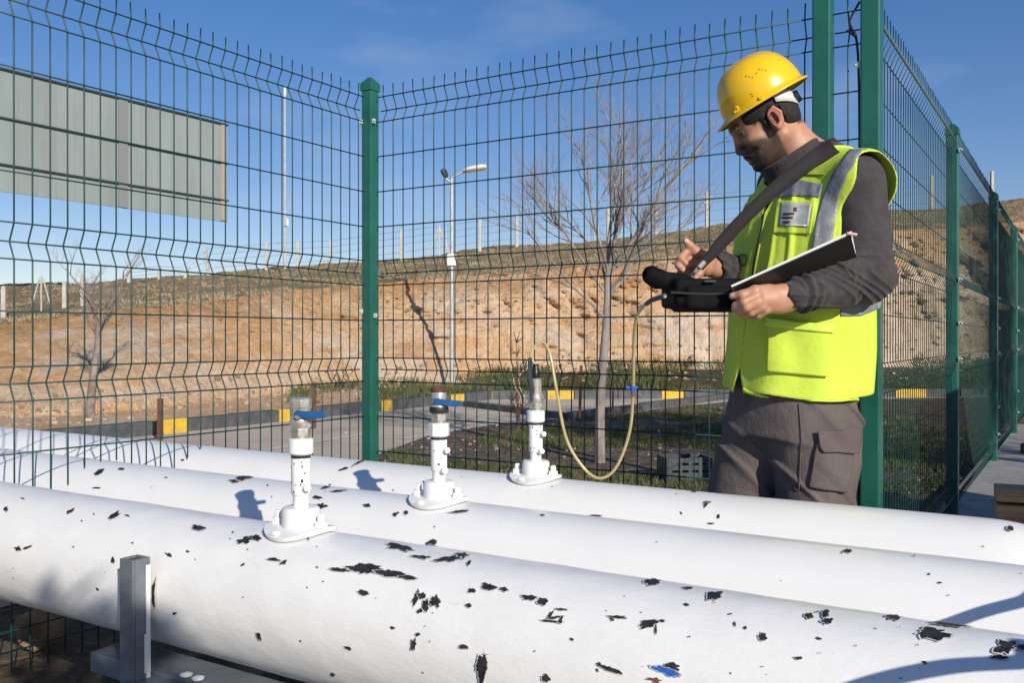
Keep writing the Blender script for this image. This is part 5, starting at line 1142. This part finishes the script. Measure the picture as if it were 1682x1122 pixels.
rimu = .061
pr_ = []
for i in range(NT + 1):
    for k_ in range(NA): f0, u0, s0 = shell(2 * math.pi * k_ / NA, i / NT); V.append(hp_(f0, u0 + rimu + .010, s0))
brim = []
for j, (out, dn) in enumerate(((.002, -.004), (.0045, -.009), (.0075, -.0115), (.0078, -.0135), (.0062, -.0138))):
    for k_ in range(NA):
        a = 2 * math.pi * k_ / NA; f0, u0, s0 = shell(a, 0); fr_ = max(0, math.cos(a)) ** 1.6; bk = max(0, -math.cos(a)) ** 2; ext = out * (1 + 2.8 * fr_ + .8 * bk) ; r0_ = math.hypot(f0, s0)
        V.append(hp_(f0 * (1 + ext / r0_), u0 + rimu + .010 + dn * (1 - .2 * fr_) - .10 * ext * fr_ + .18 * ext * bk, s0 * (1 + ext / r0_ * (1 - .4 * fr_))))
def ridx(j, k_): return (NT + 1) * NA + j * NA + k_ % NA
for i in range(NT):
    for k_ in range(NA): k2 = (k_ + 1) % NA; Fq.append((i * NA + k_, i * NA + k2, (i + 1) * NA + k2, (i + 1) * NA + k_))
for k_ in range(NA): Fq.append((k_, (k_ + 1) % NA, ridx(0, k_ + 1), ridx(0, k_)))
for j in range(4):
    for k_ in range(NA): Fq.append((ridx(j, k_), ridx(j, k_ + 1), ridx(j + 1, k_ + 1), ridx(j + 1, k_)))
b_ = MB(); b_.add(V, Fq); hh_ = b_.build('hard_hat', YEL, man, smooth=True, ang=180); md = hh_.modifiers.new('s', 'SOLIDIFY'); md.thickness = .0022; md.offset = 1
bmh = bmesh.new(); bmh.from_mesh(hh_.data); bmesh.ops.remove_doubles(bmh, verts=bmh.verts, dist=1e-5); bmesh.ops.recalc_face_normals(bmh, faces=bmh.faces)
bmh.to_mesh(hh_.data); 
me_ = hh_.data; ctr = Vector(hp_(0, .08, 0)); sgn = sum((f.center - ctr).dot(f.normal) for f in me_.polygons)
if sgn < 0: me_.flip_normals()
me_.shade_smooth(); bmh.free()
HB = BVHTree.FromObject(hh_, bpy.context.evaluated_depsgraph_get())
def hcast(px, py, lift=.0006):
    d = Vector(((px - 841) / F, 1, (557 - py) / F)).normalized(); h = HB.ray_cast(EYE, d)
    if h[0] is None: return None, None
    n = h[1] if h[1].dot(d) < 0 else -h[1]; return h[0] + n * lift, n
b_ = MB()
for (px, py) in ((1225, 125), (1230.5, 126), (1235.5, 127.5), (1242, 120.5), (1246.5, 113.5), (1251.5, 114.5), (1257, 115.5), (1233, 154), (1235.5, 157.5)):
    c_, n = hcast(px, py)
    if c_ is None: continue
    e_ = n.orthogonal().normalized(); g_ = n.cross(e_); b_.add([c_ + e_ * .0019 * math.cos(q) + g_ * .0019 * math.sin(q) for q in [i * math.pi / 4 for i in range(8)]], [tuple(range(8))])
b_.build('vent_hole', BLACKPL, hh_)
for (px, py) in ((1210, 178), (1250, 161)):
    b_ = MB()
    c_, n = hcast(px, py)
    if c_ is None: continue
    b_.tube([c_ - n * .004, c_ + n * .004], [.008, .006], 8); b_.tube([c_ - Vector(hf) * .010 - Vector(hu) * .006, c_ + Vector(hf) * .010 - Vector(hu) * .006], .003, 6)
    b_.build('shell_lug', YEL, hh_, smooth=True)
# suspension: white strap, dial at the nape
HW = mat('white_harness', (.62, .62, .60), .5, bump=.2, bscale=200)
b_ = MB(); V, Fq = [], []
for i in range(25):
    a = math.pi * (.62 + .76 * i / 24); wd_ = .013 + .010 * (abs(math.cos(a)) ** 2); dip = .004 - .028 * max(0, -math.cos(a)) ** 2
    for sgn_ in (-1, 1): V.append(hp_(math.cos(a) * .094 + .010, .054 + dip + sgn_ * wd_, math.sin(a) * .090))
for i in range(24): Fq.append((2 * i, 2 * i + 2, 2 * i + 3, 2 * i + 1))
b_.add(V, Fq); hb2 = b_.build('headband', HW, hh_, smooth=True, ang=180); md = hb2.modifiers.new('s', 'SOLIDIFY'); md.thickness = .002
b_ = MB(); c_ = Vector(hp_(-.078, .030, .0)); hfv = Vector(hf); b_.tube([c_, c_ - hfv * .018], [.018, .017], 16); b_.tube([Vector(hp_(-.082, .03, -.03)), Vector(hp_(-.082, .03, .03))], .008, 8); b_.build('ratchet_dial', BLACKPL, hh_, smooth=True)
# ============ things he carries
CASEM = mat('black_nylon', (.004, .004, .0045), .75, col2=(.009, .009, .010), scale=10, bump=.4, bscale=260, bdist=.002, spec=.12)
def carried(name, lab, cat): return empty(name, lab, cat, man.location, YAW)
case = carried('instrument_case', 'soft black instrument case with a drawn neck, held level in both hands', 'case')
cv_ = Vol(H(1050, 530, -.42) - .02, H(1260, 420, .06) + .03, .003)
cv_.box(H(1158, 483, -.17), (.096, .105, .034), None, .012); cv_.box(H(1166, 492, -.18), (.082, .105, .030), None, .014, .006)
cv_.cap(H(1118, 468, -.20), H(1078, 457, -.22), .030, .020, .02); cv_.cap(H(1078, 457, -.22), H(1070, 452, -.22), .026, .024, .008); cv_.cap(H(1062, 450, -.225), H(1070, 452, -.22), .010, .012, .004, 's')
cv_.f += (.0004 * np.sin(np.arange(cv_.n[0])[:, None, None] * .55) * np.sin(np.arange(cv_.n[2])[None, None, :] * .3 + np.arange(cv_.n[1])[None, :, None] * .2)).astype(np.float32)
V, Q = cv_.surface(); V = relax(V, Q, 1, .4); meshnp('case_body', V, Q, CASEM, case)
b_ = MB(); zc_ = [H(x, y, -.285) for x, y in ((1102, 480), (1130, 482), (1165, 483), (1198, 482))]; b_.tube(catmull(zc_, 6), .0028, 6); b_.build('zip', mat('dark_zip', (.03, .03, .033), .35), case, smooth=True)
b_ = MB(); b_.box(H(1166, 462, -.285), (.014, .003, .003)); b_.build('buckle', BLACKPL, case, bevel=.001)
# folder with papers, seen from below
fo = carried('clipboard_folder', 'open black folder with white papers, tucked under the man\'s forearm', 'folder')
c00, c10, c11, c01 = H(1203, 473, -.30), H(1398, 386, -.34), H(1416, 430, -.17), H(1215, 505, -.14)
c01 = H(1206, 478, -.12); c11 = H(1412, 398, -.14)
A_ = np.array([H(1203, 474, -.335), H(1402, 388, -.345), H(1404, 394, -.17), H(1206, 478, -.15)])
def slab(name, P4, th, m, parent, off_=0):
    n = np.cross(P4[1] - P4[0], P4[3] - P4[0]); n /= np.linalg.norm(n); n = n if n[2] > 0 else -n; b_ = MB()
    V = [p + n * off_ for p in P4] + [p + n * (off_ + th) for p in P4]; b_.add(V, [(3, 2, 1, 0), (4, 5, 6, 7), (0, 1, 5, 4), (1, 2, 6, 5), (2, 3, 7, 6), (3, 0, 4, 7)]); return b_.build(name, m, parent, bevel=.0006)
FOLD = [H(1204, 476, -.300), H(1396, 388, -.215), H(1412, 400, -.235), H(1400, 480, -.285), H(1215, 515, -.345)]
top_l, top_r = H(1203, 473, -.335), H(1397, 386, -.325); bot_l, bot_r = H(1222, 520, -.255), H(1412, 440, -.245)
P4 = np.array([bot_l, bot_r, top_r, top_l])
slab('cover', P4, .003, mat('black_board', (.010, .009, .009), .35, bump=.1, bscale=60), fo)
def lerp4(a, b): return np.array([P4[0] * (1 - b) + P4[3] * b, P4[1] * (1 - b) + P4[2] * b, P4[2] + (P4[2] - P4[1]) * .04 + (P4[2] - P4[3]) * .012, P4[3] + (P4[3] - P4[0]) * .03])
for i_, (o2, ex) in enumerate(((.0034, 0), (.0052, .006))):
    pp = lerp4(0, .05); pp[2] = pp[2] + (pp[2] - pp[3]) * ex * 2; slab('paper', pp, .0016, mat('white_paper', (.78, .78, .76), .8), fo, o2)
b_ = MB(); cp1 = P4[2] * .97 + P4[3] * .03 + np.array((0, 0, .008)); b_.tube([cp1, cp1 + np.array((.022, -.004, -.004))], .004, 8); b_.build('pen_cap', mat('pale_pink_plastic', (.6, .42, .36), .5), fo)
# shoulder strap of the case
st_ = carried('shoulder_strap', 'wide dark strap from the case up over the man\'s shoulder', 'strap')
sp_ = [H(1150, 440, -.205), H(1172, 414, -.205), H(1210, 371, -.20), H(1252, 329, -.19), H(1292, 293, -.17), H(1328, 266, -.14), H(1354, 248, -.10), H(1368, 240, -.05), H(1376, 238, .01), H(1380, 258, .06)]
sp_ = catmull(sp_, 8); b_ = MB(); V = []; nS = len(sp_)
for i, p in enumerate(sp_):
    tn = (sp_[min(i + 1, nS - 1)] - sp_[max(i - 1, 0)]).normalized(); vw = (p - EYE).normalized() if i < nS * .62 else Vector((0, -.6, .8)); wv = tn.cross(Vector((-.35, .85, -.35)).normalized()).normalized(); hw = (.0165 + .006 * sm(i / nS, .3, .7)) * (1 - .45 * (1 - sm(i / nS, .0, .18)))
    # keep the band outside cloth
    V += [p - wv * hw, p, p + wv * hw]
for kk in range(len(V)):
    h = VB.find_nearest(V[kk]); 
    d = Vector((V[kk] - EYE)).normalized(); r1 = JB.ray_cast(EYE, d); r2 = VB.ray_cast(EYE, d)
    ds = [r_[3] for r_ in (r1, r2) if r_[0] is not None]
    if ds and kk / 3 < nS * .80:
        lim = min(ds) - .006; L0 = (V[kk] - EYE).length
        if L0 > lim: V[kk] = EYE + d * lim
b_.add(V, [(3 * i + j, 3 * i + 3 + j, 3 * i + 4 + j, 3 * i + 1 + j) for i in range(nS - 1) for j in (0, 1)]); so_ = b_.build('webbing', mat('dark_webbing', (.017, .015, .016), .9, bump=.5, bscale=500, bdist=.001), st_, smooth=True, ang=180)
md = so_.modifiers.new('s', 'SOLIDIFY'); md.thickness = .004
b_ = MB(); b_.tube([H(1141, 447, -.21), H(1150, 436, -.215)], .0045, 8); b_.tube([H(1148, 440, -.217), H(1157, 430, -.215)], .007, 8); b_.build('clip_hook', CHROME, st_, smooth=True)
pen = carried('pen', 'slim silver pen held in the raised hand over the case', 'pen'); b_ = MB(); b_.tube([H(1128, 459, -.13), H(1132, 455, -.128), H(1163, 424, -.105)], [.001, .0032, .0032], 8); b_.build('barrel', CHROME, pen, smooth=True)
